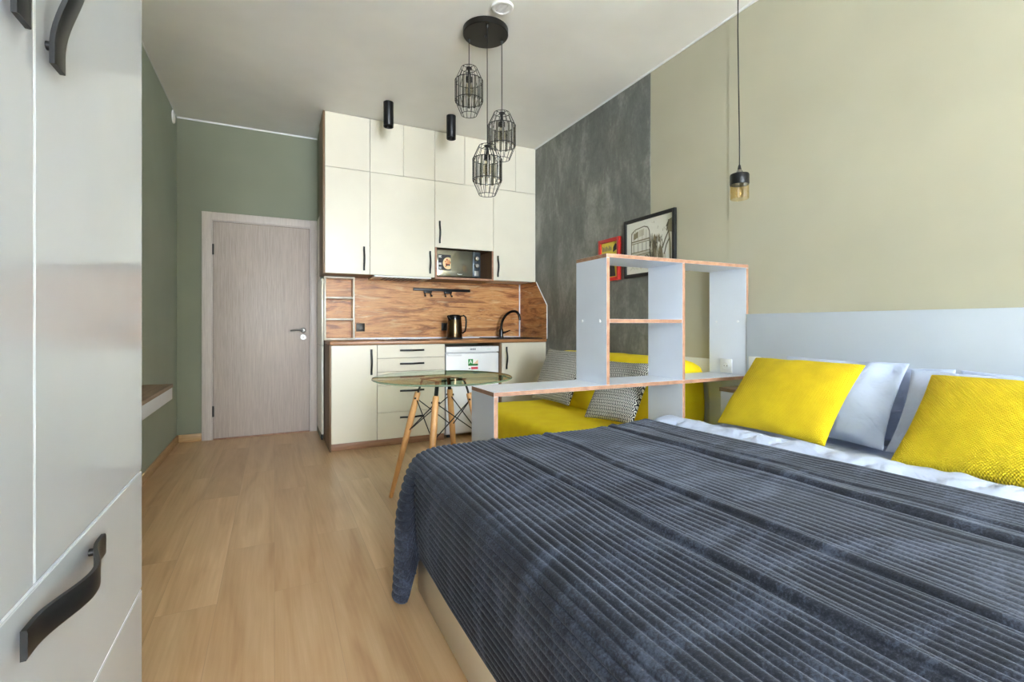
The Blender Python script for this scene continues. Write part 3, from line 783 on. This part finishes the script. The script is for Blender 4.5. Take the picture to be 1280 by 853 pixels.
prof = [(.0445, 1.7815), (.0450, 1.745), (.0450, 1.708), (.0425, 1.706), (.0425, 1.7815)]
b.grid(lambda i, j: Vector((px+(prof[j][0]+(.0012*math.cos(i*PI) if j < 3 else 0))*math.cos(2*PI*i/N), py+(prof[j][0]+(.0012*math.cos(i*PI) if j < 3 else 0))*math.sin(2*PI*i/N), prof[j][1])), N, 5, M['amber'], True)
b.build('glass_shade', pt)
b = B(); b.lathe([(.0001, 1.712), (.012, 1.716), (.019, 1.735), (.015, 1.758), (.009, 1.772), (.009, 1.7812)], M['bulb'], (px, py, 0), 20); b.build('bulb', pt)

# ------------------------------------------------------------------ pictures on the right wall
xw = XR-.0045
def frame(t, y0, y1, z0, z1, w, th, m, x):
    b = B()
    b.box((x-th, y0, z0), (x, y0+w, z1), m, .002).box((x-th, y1-w, z0), (x, y1, z1), m, .002)
    b.box((x-th, y0+w, z0), (x, y1-w, z0+w), m, .002).box((x-th, y0+w, z1-w), (x, y1-w, z1), m, .002)
    b.build('frame', t)
t = thing('picture', 'large black framed sepia street print with a bus on wall', 'picture', (xw, 2.71, 1.403))
py0, py1, pz0, pz1 = 2.446, 2.974, 1.403, 1.840; th = .022
frame(t, py0, py1, pz0, pz1, .024, th, M['black_matt'], xw)
xp = xw-.010
ink = B().box((xp, py0+.0245, pz0+.0245), (xw-.002, py1-.0245, pz1-.0245), M['paper'])
# picture plane coordinates: u 0..1 left->right as seen (Y decreasing), v 0..1 up
U = lambda u: py1-.03-u*(py1-py0-.06); V = lambda v: pz0+.03+v*(pz1-pz0-.06)
def stroke(b, u0, v0, u1, v1, w, m, k=1): b.obox((xp-.0004*k, U(u0), V(v0)), (xp-.0004*k, U(u1), V(v1)), w, .0006, m, (1, 0, 0))
def patch(b, pts, m, k=1):
    f = [b.bm.verts.new((xp-.0004*k, U(u), V(v))) for u, v in pts]; b._tag([b.bm.faces.new(f)], m)
patch(ink, [(.12, .18), (.62, .16), (.62, .30), (.12, .36)], M['sepia_pale'], 1)
patch(ink, [(.16, .66), (.26, .70), (.26, .82), (.16, .78)], M['sepia'], 2)
patch(ink, [(.28, .70), (.40, .72), (.40, .85), (.28, .83)], M['sepia_pale'], 2)
bus = [(.10, .34), (.11, .80), (.20, .86), (.40, .89), (.48, .86), (.52, .78), (.54, .34)]
for a_, c_ in zip(bus, bus[1:]): stroke(ink, *a_, *c_, .007, M['sepia_dark'], 3)
for v in (.62, .58, .40, .34): stroke(ink, .11, v, .53, v+.02, .006 if v != .62 else .010, M['sepia'], 3)
for u in (.16, .26, .36, .45): stroke(ink, u, .40, u, .58, .004, M['sepia_dark'], 3); stroke(ink, u, .64, u, .82, .003, M['sepia'], 3)
for u in (.18, .46):
    ring_ = [(u+.035*math.cos(q*PI/6), .28+.05*math.sin(q*PI/6)) for q in range(13)]
    for a_, c_ in zip(ring_, ring_[1:]): stroke(ink, *a_, *c_, .008, M['sepia_dark'], 3)
patch(ink, [(.58, .22), (.68, .22), (.67, .62), (.63, .70), (.60, .62)], M['sepia'], 2)
patch(ink, [(.70, .20), (.82, .20), (.80, .36), (.76, .48), (.72, .40)], M['sepia'], 2)
patch(ink, [(.10, .30), (.56, .28), (.56, .40), (.12, .42)], M['sepia_pale'], 2)
patch(ink, [(.54, .18), (.88, .18), (.86, .30), (.54, .34)], M['sepia_pale'], 1)
rr = random.Random(3)
for k in range(84):
    u = rr.uniform(.52, .80); v = rr.uniform(.20, .58); stroke(ink, u, v, u+rr.uniform(-.02, .02), v+rr.uniform(.04, .16), rr.choice((.002, .003, .005)), M['sepia_dark'] if k % 3 else M['sepia'], 3+k % 3)
for k in range(22):
    u = rr.uniform(.08, .56); v = rr.uniform(.16, .34); stroke(ink, u, v, u+rr.uniform(.02, .09), v+rr.uniform(-.02, .02), .003, M['sepia'], 4)
tree = [(.96, .10), (.955, .45), (.93, .70), (.95, .88), (.98, .90)]
for a_, c_ in zip(tree, tree[1:]): stroke(ink, *a_, *c_, .012, M['sepia'], 3)
for a_, c_ in (((.93, .70), (.86, .56)), ((.86, .56), (.80, .40)), ((.945, .56), (.88, .44)), ((.88, .44), (.84, .28)), ((.92, .86), (.88, .78)), ((.89, .70), (.93, .90))): stroke(ink, *a_, *c_, .009, M['sepia_dark'], 4)
patch(ink, [(.91, .68), (.99, .66), (.99, .92), (.93, .90), (.90, .80)], M['sepia'], 2)
for k in range(14):
    u = rr.uniform(.06, .98); v = rr.uniform(.60, .95); stroke(ink, u, v, u+.004, v+rr.uniform(.01, .05), .0025, M['sepia'], 4)
for k in range(18): u = rr.uniform(.05, .9); stroke(ink, u, rr.uniform(.05, .13), u+.05, rr.uniform(.05, .13), .003, M['sepia_pale'], 3)
ink.build('print', t, None)
t = thing('picture', 'small red framed yellow poster with dark figure on plaster wall', 'picture', (xw, 3.165, 1.40))
frame(t, 3.030, 3.300, 1.400, 1.742, .028, .026, M['red_frame'], xw)
fg = B().box((xp, 3.0585, 1.4285), (xw-.002, 3.2715, 1.7135), M['poster_yellow'])
py0, py1, pz0, pz1 = 3.0285, 3.3015, 1.3985, 1.7435
patch(fg, [(.30, .02), (.86, .02), (.80, .30), (.72, .46), (.60, .50), (.46, .44), (.38, .30)], M['poster_dark'], 2)
patch(fg, [(.55, .50), (.66, .50), (.68, .62), (.61, .66), (.54, .61)], M['poster_grey'], 3)
patch(fg, [(.70, .70), (.92, .76), (.95, .90), (.84, .94), (.72, .84)], M['poster_dark'], 2)
for k in range(9): u = .06+k*.065; patch(fg, [(u, .76), (u+.045, .76), (u+.05, .90-.04*(k % 3)), (u, .93-.05*(k % 2))], M['poster_grey'], 2)
for k in range(5): patch(fg, [(.05, .1+k*.09), (.2+.04*(k % 2), .1+k*.09), (.2, .13+k*.09), (.05, .13+k*.09)], M['poster_grey'], 2)
fg.build('print', t, None)

# ------------------------------------------------------------------ shelving divider
dv = thing('shelving_divider', 'white open shelving divider with oak edges between bed and sofa', 'shelving unit', (1.64, 2.02, 0))
Y0, Y1, T = 1.888, 2.148, .019
zlow, ztop = .752, 1.388
def board(lo, hi, axis, name): return B().box(lo, hi, M['white'], .0006, 1, M['edge_oak'], axis).build(name, dv)
board((.842, Y0, zlow-T), (2.4385, Y1, zlow), 2, 'low_board')
board((.842, Y0, 0), (.842+T, Y1, zlow-T-.0003), 0, 'end_leg')
tp = board((1.436, Y0, zlow+.0003), (1.436+T, Y1, ztop-T-.0003), 0, 'left_panel')
board((1.436, Y0, ztop-T), (2.4385, Y1, ztop), 2, 'top_board')
board((1.948-T, Y0, 0), (1.948, Y1, zlow-T-.0003), 0, 'middle_leg')
board((1.948-T, Y0, zlow+.0003), (1.948, Y1, ztop-T-.0003), 0, 'middle_panel')
board((2.4385-T, Y0, 0), (2.4385, Y1, zlow-T-.0003), 0, 'wall_leg')
rpn = board((2.4385-T, Y0, zlow+.0003), (2.4385, Y1, ztop-T-.0003), 0, 'wall_side_panel')
board((1.4555, Y0+.001, 1.062-T/2), (1.948-T-.0004, Y1-.001, 1.062+T/2), 2, 'middle_shelf')
for par, x in ((tp, 1.436), (rpn, 2.4385-T)):
    for y in (Y0+.055, Y1-.055): B().lathe([(.0001, -.002), (.007, -.002), (.008, 0)], M['white_edge'], (x, y, 1.062), 16, 'X').build('screw_cap', par)
outlet('white power outlet inside the right end of the shelving divider', (2.4385-T-.0002, 2.02, .800), (-1, 0, 0), M['plastic'], M['plastic'], .082)
outlet('white power outlet on headboard wall half hidden by yellow pillow', (2.4145, 1.825, .828), (-1, 0, 0), M['plastic'], M['plastic'], .075)

# headboard panel
hb = B().box((2.415, -1.2, .0), (2.4475, 1.884, 1.105), M['headboard'], .002).build('headboard'); tag(hb, 'plain white headboard panel along the wall behind the pillows', 'headboard'); recentre(hb)

# bedside wall cabinet
t = thing('bedside_cabinet', 'small bedside cabinet with brown top beside divider, half hidden by pillow', 'cabinet', (2.29, 1.75, .535))
B().box((2.183, 1.640, .682), (2.4145, 1.872, .702), M['shelf_brown'], .001).build('top', t)
B().box((2.190, 1.644, .535), (2.4145, 1.868, .6815), M['white'], .002).build('body', t)

# ------------------------------------------------------------------ table
TX, TY, TZ = .9027, 2.765, .735
tb = thing('round_table', 'round glass-topped table on four splayed beech legs with black wires', 'table', (TX, TY, 0))
b = B(); R = .412
b.lathe([(R-.004, TZ-.010), (R, TZ-.007), (R, TZ-.003), (R-.004, TZ)], M['glass_green'], (TX, TY, 0), 96)
iedge = b.mi(M['glass_edge'])
for f in b.bm.faces:
    if len(f.verts) == 4: f.material_index = iedge
b.build('glass_top', tb, 30)
def legpt(k, z):
    """axis of leg k at height z"""
    a = PI+k*PI/2-.12; lat, dep = math.cos(a), math.sin(a)
    q = .325-(.325-.156)*z/.64
    ox, oy = cam2w(lat*q, dep*q); return Vector((TX+ox, TY+oy, z))
def rotz(k, r, z):
    a = PI+k*PI/2-.12; ox, oy = cam2w(math.cos(a)*r, math.sin(a)*r); return Vector((TX+ox, TY+oy, z))
for k in range(4):
    b = B(); p0, p1 = legpt(k, 0), legpt(k, .64)
    pts = [p0+(p1-p0)*q for q in (0, .01, .35, .72, .98, 1)]
    b.tube(pts, [.0105, .0125, .0165, .0195, .018, .0165], M['leg_wood'], 20)
    lg = b.build('leg', tb)
    b = B(); b.obox(legpt(k, .60)-Vector((0, 0, 0)), rotz(k, 0.126, TZ-.0105), .022, .007, M['black']); b.build('bracket', lg, None)
    b = B(); q = legpt(k, .605)
    dirn = (rotz(k, 1, 0)-rotz(k, 0, 0)).cross(Vector((0, 0, 1))).normalized()
    b.cyl(q-dirn*.024, q+dirn*.024, .006, M['black'], 12); b.build('bolt', lg)
b = B()
for k in range(4):
    j = (k+1) % 4
    for (ka, za), (kb_, zb) in (((k, .603), (j, .40)), ((j, .603), (k, .40))):
        b.tube([legpt(ka, za), legpt(kb_, zb)], .0032, M['black'], 6)
    b.tube([rotz(k, 0.126, TZ-.015), rotz(j, 0.126, TZ-.015)], .005, M['black'], 8)
b.build('wire_brace', tb)
for k in range(4):
    b = B(); q = rotz(k, 0.126, 0); b.cyl((q.x, q.y, TZ-.0145), (q.x, q.y, TZ-.0102), .016, M['black'], 20); b.build('glass_pad', tb)

# ------------------------------------------------------------------ soft helpers
def soft_box(b, lo, hi, r, res, m, wob=.006, freq=3.0, seed=0.0, skirt=None):
    """rounded box with a gently uneven surface"""
    lo, hi = Vector(lo), Vector(hi); d = hi-lo; c = (lo+hi)/2; inner = [max(d[i]/2-r, .001) for i in range(3)]
    n = [max(2, int(d[i]/res)) for i in range(3)]; start = len(b.bm.verts)
    def put(p):
        q = Vector([max(-inner[i], min(inner[i], p[i])) for i in range(3)]); e = p-q
        if e.length > 1e-6: e = e.normalized()*r
        w = q+e; wc = w+c
        k = noise.noise(wc*freq+Vector((seed, 0, 0)))*wob+noise.noise(wc*freq*3+Vector((seed, 5, 0)))*wob*.4
        dr = e.normalized() if e.length > 1e-6 else Vector((0, 0, 0))
        return wc+dr*k
    new = []
    for ax in range(3):
        u, v = (ax+1) % 3, (ax+2) % 3
        for sgn in (-1, 1):
            grid = []
            for i in range(n[u]+1):
                row = []
                for j in range(n[v]+1):
                    p = Vector((0, 0, 0)); p[ax] = sgn*d[ax]/2; p[u] = -d[u]/2+d[u]*i/n[u]; p[v] = -d[v]/2+d[v]*j/n[v]
                    row.append(b.bm.verts.new(put(p)))
                grid.append(row)
            for i in range(n[u]):
                for j in range(n[v]):
                    q = (grid[i][j], grid[i+1][j], grid[i+1][j+1], grid[i][j+1])
                    new.append(b.bm.faces.new(q if sgn > 0 else q[::-1]))
    b._tag(new, m)
    bmesh.ops.remove_doubles(b.bm, verts=b.bm.verts, dist=1e-5)

# ------------------------------------------------------------------ sofa
sf = thing('sofa', 'low sofa wrapped in yellow quilted throw beside the dark plaster wall', 'sofa', (1.85, 2.86, 0))
b = B(); soft_box(b, (1.45, 2.165, .0), (2.42, 3.56, .42), .05, .04, M['throw'], .010, 2.6, 1.0); b.build('seat', sf, 80)
b = B()
soft_box(b, (2.06, 2.17, .40), (2.434, 3.55, .826), .06, .04, M['throw'], .014, 2.4, 4.0)
for v in b.bm.verts:   # the back leans towards the wall
    k = (v.co.z-.40)/.42
    if v.co.x < 2.30: v.co.x += .10*k-.02
    e = min(v.co.y-2.17, 3.59-v.co.y)
    if e < .16 and v.co.z > .6: v.co.z -= .045*(1-e/.16)**2
b.build('backrest', sf, 80)

# ------------------------------------------------------------------ pillows
def pillow(name, label, cat, bl, br, tl, thick, m, pinch=.05, wr=.010, seed=0, n=44, group=None, flat=.42, sag=0, back=1.0):
    bl, br, tl = Vector(bl), Vector(br), Vector(tl); ex = (br-bl); W = ex.length; ex.normalize()
    ey = tl-bl; ey = ey-ex*ey.dot(ex); Hh = ey.length; ey.normalize(); ez = ex.cross(ey)
    b = B()
    def P(i, j, side):
        u = -1+2*i/n; v = -1+2*j/n
        # denser samples near the rim
        u = math.sin(u*PI/2); v = math.sin(v*PI/2)
        hx = W/2*(1-pinch*(1-v*v)); hy = Hh/2*(1-pinch*(1-u*u))
        t = (1 if side > 0 else back)*thick/2*max(0, (1-abs(u)**2.2)*(1-abs(v)**2.2))**flat
        x, y = u*hx, v*hy
        q = Vector((x*5+seed, y*5, side*2.0))
        rim = max(0, (1-u*u)*(1-v*v))
        edge_w = (1-rim)*.7+.3
        wv = wr*(noise.noise(q)+.5*noise.noise(q*2.7))*edge_w*min(1, rim*6)
        fold = wr*.6*math.sin(math.atan2(v, u)*9+seed)*max(0, (abs(u)**3+abs(v)**3)-.5)*min(1, rim*8)
        z = side*(t+wv+fold)
        return Vector((x, y+Hh/2-sag*(1-u*u)*max(0, v), z))
    vs = {}
    faces = []
    for side in (1, -1):
        g = [[None]*(n+1) for _ in range(n+1)]
        for i in range(n+1):
            for j in range(n+1):
                rimv = i in (0, n) or j in (0, n)
                if rimv and (i, j) in vs: g[i][j] = vs[(i, j)]
                else:
                    p = P(i, j, side)
                    if rimv: p.z = 0
                    g[i][j] = b.bm.verts.new(p)
                    if rimv: vs[(i, j)] = g[i][j]
        for i in range(n):
            for j in range(n):
                q = (g[i][j], g[i+1][j], g[i+1][j+1], g[i][j+1]); faces.append(b.bm.faces.new(q if side > 0 else q[::-1]))
    b._tag(faces, m)
    o = b.build(name, None, 60)
    mid = (bl+br)/2
    o.matrix_world = Matrix(((ex.x, ey.x, ez.x, mid.x), (ex.y, ey.y, ez.y, mid.y), (ex.z, ey.z, ez.z, mid.z), (0, 0, 0, 1)))
    return tag(o, label, cat, group)
# bed linen: local z axis must face the foot of the bed (-X, up)
pillow('yellow_pillow', 'yellow waffle pillow nearest the divider leaning on a white pillow', 'pillow', (1.985, 1.712, .555), (1.975, 1.183, .555), (2.262, 1.63, .871), .15, M['yellow'], .05, .011, 1, group='yellow pillows on the bed', back=.22)
pillow('yellow_pillow', 'yellow waffle pillow at the right edge in front of white pillows', 'pillow', (1.975, .955, .552), (1.965, .38, .552), (2.255, .945, .851), .15, M['yellow'], .05, .010, 5, group='yellow pillows on the bed', back=.22)
G = 'white pillows on the bed'
pillow('white_pillow', 'bluish white pillow directly behind the yellow pillow nearest the divider', 'pillow', (2.160, 1.60, .545), (2.155, 1.065, .545), (2.355, 1.59, .884), .125, M['linen'], .055, .034, 11, group=G, back=.35, flat=.5)
pillow('white_pillow', 'white pillow directly behind the yellow pillow at right edge', 'pillow', (2.160, 1.060, .543), (2.145, .36, .543), (2.345, 1.005, .860), .115, M['linen'], .05, .030, 15, group=G, back=.3, flat=.5)
pillow('white_pillow', 'shaded crumpled white pillow in the gap between the two yellow pillows', 'pillow', (2.365, 1.40, .535), (2.365, .93, .535), (2.395, 1.40, .868), .055, M['linen'], .06, .030, 21, group=G, back=.4)
pillow('white_pillow', 'white pillow against headboard, only its top edge showing at right', 'pillow', (2.365, .915, .535), (2.365, .28, .535), (2.395, .915, .866), .055, M['linen'], .06, .030, 27, group=G, back=.4)
# sofa cushions
CG = 'patterned cushions on the sofa'
pillow('patterned_cushion', 'black and white patterned cushion at far sofa end near the kitchen', 'cushion', (1.880, 3.455, .450), (1.930, 2.985, .450), (2.055, 3.47, .845), .11, M['zigzag'], .05, .006, 31, group=CG)
pillow('patterned_cushion', 'black and white patterned cushion at near sofa end behind the divider', 'cushion', (1.79, 2.585, .450), (1.895, 2.245, .450), (2.045, 2.60, .800), .12, M['zigzag'], .05, .006, 37, group=CG)

# ------------------------------------------------------------------ bed
bd = thing('bed', 'wide double bed with plain white frame under dark ribbed blanket', 'bed', (1.45, 1.0, 0))
bx0, bx1, by0, by1 = .506, 2.414, .02, 1.868
M['bed_white'] = plain('bed_frame_white', (240, 234, 224), .4)
B().box((bx0, by0, 0), (bx0+.03, by1, .30), M['bed_white'], .003).build('foot_panel', bd)
for y in (by0, by1-.03): B().box((bx0+.0305, y, 0), (bx1, y+.03, .30), M['bed_white'], .003).build('side_rail', bd)
B().box((bx0+.031, by0+.031, .16), (bx1, by1-.031, .29), M['bed_white']).build('slat_base', bd)
b = B(); soft_box(b, (bx0+.012, by0+.01, .303), (2.412, by1-.012, .520), .045, .06, M['linen'], .003, 3, 2.0)
mt = b.build('mattress', None, 80); tag(mt, 'white sheeted mattress lying on the bed frame under the pillows', 'mattress'); recentre(mt)

# duvet edge showing between blanket and pillows
def duvet():
    b = B(); prof = [(1.30, .523), (1.45, .523), (1.60, .523), (1.72, .523), (1.80, .526), (1.826, .540), (1.828, .556), (1.810, .574), (1.778, .586), (1.735, .588), (1.700, .578), (1.672, .562), (1.64, .543), (1.60, .538), (1.45, .537), (1.30, .536)]
    # densify
    pr = []
    for i in range(len(prof)):
        a, c_ = prof[i], prof[(i+1) % len(prof)]; n = 3
        for k in range(n): pr.append((a[0]+(c_[0]-a[0])*k/n, a[1]+(c_[1]-a[1])*k/n))
    ys = [(-.25+i*.014) for i in range(int(2.115/.014)+1)]; ny = len(ys)
    def P(i, j):
        x, z = pr[i]; y = ys[j]
        xe = x+.085*(1.87-y)*smooth01((x-1.3)/.3)
        end = min(1, max(0, (1.868-y)/.05)); sq = math.sqrt(max(0, 1-(1-end)**2))
        zc = .530; zz = zc+(z-zc)*(.25+.75*sq)
        if x > 1.62 and z > .53:
            q = Vector((xe*7, y*9, 0)); top = smooth01((z-.53)/.03)
            w = noise.noise(q)*.009+noise.noise(q*2.3+Vector((3, 1, 0)))*.007+noise.noise(Vector((xe*22, y*30+xe*14, 2)))*.0045
            cr = -.016*max(0, 1-abs(noise.noise(Vector((y*7+xe*6, xe*3, 4))))*14)
            zz += top*(w+cr); xe += top*(noise.noise(q+Vector((9, 0, 0)))*.008)
        return Vector((xe, y, zz))
    b.grid(P, len(pr), ny, M['linen'], True)
    o = b.build('duvet', None, 80); tag(o, 'folded white duvet edge between dark blanket and pillows', 'duvet'); recentre(o)
duvet()

# ribbed blanket
def blanket():
    key = [(.486, .170), (.4745, .25), (.468, .34), (.467, .42), (.472, .475), (.490, .518), (.522, .544), (.575, .556), (.66, .5585), (.80, .559), (1.0, .559), (1.25, .559), (1.40, .560), (1.52, .564), (1.60, .570), (1.652, .577)]
    # Catmull-Rom through the keys, then arc-length resample
    dense = []
    for i in range(len(key)-1):
        p0, p1, p2, p3 = key[max(i-1, 0)], key[i], key[i+1], key[min(i+2, len(key)-1)]
        for k in range(24):
            t = k/24
            dense.append(tuple(.5*((2*p1[a])+(-p0[a]+p2[a])*t+(2*p0[a]-5*p1[a]+4*p2[a]-p3[a])*t*t+(-p0[a]+3*p1[a]-3*p2[a]+p3[a])*t**3) for a in (0, 1)))
    dense.append(key[-1])
    L = [0]
    for a, c_ in zip(dense, dense[1:]): L.append(L[-1]+math.hypot(c_[0]-a[0], c_[1]-a[1]))
    PITCH = .0215; ns = int(L[-1]/PITCH*10); path = []; k = 0
    for i in range(ns+1):
        s = L[-1]*i/ns
        while k < len(L)-2 and L[k+1] < s: k += 1
        f = (s-L[k])/max(1e-9, L[k+1]-L[k]); path.append((dense[k][0]+(dense[k+1][0]-dense[k][0])*f, dense[k][1]+(dense[k+1][1]-dense[k][1])*f, s))
    scorner = next(s for x, z, s in path if z > .535)
    YC = 1.765
    us = [('y', -.32+i*(YC+.32)/74) for i in range(75)]+[('w', (i+1)/26) for i in range(26)]
    bulge = [(.482, YC+.012), (.452, 1.764), (.426, 1.764), (.409, 1.790), (.409, 1.828), (.428, 1.860), (.462, 1.879), (.500, 1.8835)]
    def bl(w):
        q = w*(len(bulge)-1); i = min(int(q), len(bulge)-2); f = q-i
        p0, p1, p2, p3 = bulge[max(i-1, 0)], bulge[i], bulge[i+1], bulge[min(i+2, len(bulge)-1)]
        return tuple(.5*((2*p1[a])+(-p0[a]+p2[a])*f+(2*p0[a]-5*p1[a]+4*p2[a]-p3[a])*f*f+(-p0[a]+3*p1[a]-3*p2[a]+p3[a])*f**3) for a in (0, 1))
    folds = [(.806, .004, 1.0), (1.062, .010, .9), (1.445, .020, 1.1), (1.56, .006, .35)]
    def base(i, j):
        x, z, s = path[i]; kind, w = us[j]
        if kind == 'y': y, drop = w, 0
        else:
            q = min(1, w/.55); y = YC+(1.850-YC)*q; drop = 0
            if w > .55:
                a = (w-.55)/.45
                y = 1.850+.027*math.sin(min(1, a*1.6)*PI/2); drop = .012*(1-math.cos(min(1, a*1.6)*PI/2))*2+.035*max(0, a-.3)
        yy = y
        if x > 1.0: x = x+(.085*(1.87-yy))*smooth01((x-1.0)/.6)
        # low uneven lumps and lie lines
        top = smooth01((z-.50)/.05)
        q = Vector((x*2.3, yy*1.6, 0)); lump = noise.noise(q)*.007+noise.noise(q*2.6+Vector((4, 2, 0)))*.004
        for fx, wob, amp in folds:
            x0 = fx+wob*math.sin(yy*2.1+fx*9)+.010*noise.noise(Vector((yy*2.2, fx*7, 1)))
            dx = x-x0
            if abs(dx) < .14:
                am = amp*(.75+.5*noise.noise(Vector((yy*1.4, fx*5, 7))))
                lump += am*(.013*math.exp(-((dx-.020)/.020)**2)-.015*math.exp(-((dx+.006)/.008)**2)+.006*math.exp(-((dx+.045)/.025)**2))
        p = Vector((x, yy, z-drop*top+lump*top))
        if s < scorner:
            d_ = (scorner-s)/scorner
            p.x += (1-top)*noise.noise(Vector((yy*2.4, z*3, 3)))*.008
            if kind == 'w':
                bx, by = bl(w); f = smooth01(d_*1.9)*min(1, .25+w*6)
                ext = 1+.40*smooth01(w*5)*(1-.25*smooth01((w-.7)/.3))
                zz = .548-(.548-z)*(1+(ext-1)*smooth01(d_*1.2))
                rad = .78+.36*d_
                cx_, cy_ = .478, 1.84
                bx = cx_+(bx-cx_)*rad
                p = Vector((p.x+(bx-p.x)*f, p.y+(by-p.y)*f, zz-drop*(1-f)*.5))
                p.z = max(p.z, .022)
        return p
    b = B(); nu, nv = len(path), len(us)
    b.grid(base, nu, nv, M['blanket'])
    b.bm.normal_update()
    b.bm.verts.ensure_lookup_table()
    # orient normals outwards (up on the top)
    test = b.bm.verts[(nu-30)*nv+20]
    sgn = 1 if test.normal.z > 0 else -1
    nrm = [v.normal.copy()*sgn for v in b.bm.verts]
    for idx, v in enumerate(b.bm.verts):
        i = idx//nv; x, z, s = path[i]
        amp = (.0115 if us[idx % nv][0] == 'w' and x < .52 else .0085)-.0052*smooth01((x-.6)/.8)
        amp *= .8+.45*noise.noise(Vector((v.co.y*4, s*6, 2)))
        r = abs(math.sin(PI*s/PITCH+.15*noise.noise(Vector((v.co.y*3, s*9, 0)))))**.65
        v.co += nrm[idx]*(amp*(r-.4))
    if sgn < 0: bmesh.ops.reverse_faces(b.bm, faces=b.bm.faces)
    o = b.build('ribbed_blanket', None, 180, False)
    so = o.modifiers.new('thickness', 'SOLIDIFY'); so.thickness = .006; so.offset = -1
    tag(o, 'dark charcoal ribbed plush blanket spread over the bed', 'blanket'); recentre(o)
blanket()

# ------------------------------------------------------------------ light
w = bpy.data.worlds.new('sky'); scene.world = w; w.use_nodes = True
bg = w.node_tree.nodes['Background']
sky = w.node_tree.nodes.new('ShaderNodeTexSky'); sky.sky_type = 'NISHITA'; sky.sun_disc = False; sky.sun_elevation = math.radians(35); sky.sun_rotation = math.radians(120)
w.node_tree.links.new(sky.outputs[0], bg.inputs['Color']); bg.inputs['Strength'].default_value = .25

def area(name, loc, rot, sx, sy, power, col):
    l = bpy.data.lights.new(name, 'AREA'); l.shape = 'RECTANGLE'; l.size = sx; l.size_y = sy; l.energy = power; l.color = col
    o = bpy.data.objects.new(name, l); C.objects.link(o); o.location = loc; o.rotation_euler = rot; return o
area('window_daylight', ((W0+W1)/2, YR-.02, (WZ0+WZ1)/2), (math.radians(90), 0, 0), W1-W0-.1, WZ1-WZ0-.1, 350, (.79, .89, 1.0))
sl = bpy.data.lights.new('sun', 'SUN'); sl.energy = 130; sl.angle = .01; sl.color = (.92, .97, 1.0)
so_ = bpy.data.objects.new('sun', sl); C.objects.link(so_)
so_.rotation_euler = Vector((-.12, -.62, .78)).to_track_quat('Z', 'Y').to_euler(); so_.location = (0, YR-3, 4)

# ------------------------------------------------------------------ camera
cam = bpy.data.cameras.new('camera'); co = bpy.data.objects.new('camera', cam); C.objects.link(co)
cam.sensor_fit = 'HORIZONTAL'; cam.sensor_width = 36; cam.lens = 604/1280*36; cam.shift_y = -19.5/1280; cam.clip_start = .01
co.location = (0, 0, 1.04); co.rotation_euler = (PI/2, 0, -math.atan(297/604)); scene.camera = co
vs_ = scene.view_settings; vs_.view_transform = 'Standard'; vs_.look = 'None'; vs_.gamma = 1; vs_.exposure = 0.84; vs_.use_curve_mapping = False
cy = scene.cycles; cy.use_denoising = True; cy.max_bounces = 14; cy.diffuse_bounces = 6; cy.transparent_max_bounces = 24; cy.glossy_bounces = 5; cy.sample_clamp_indirect = 0
cy.caustics_reflective = False; cy.caustics_refractive = False
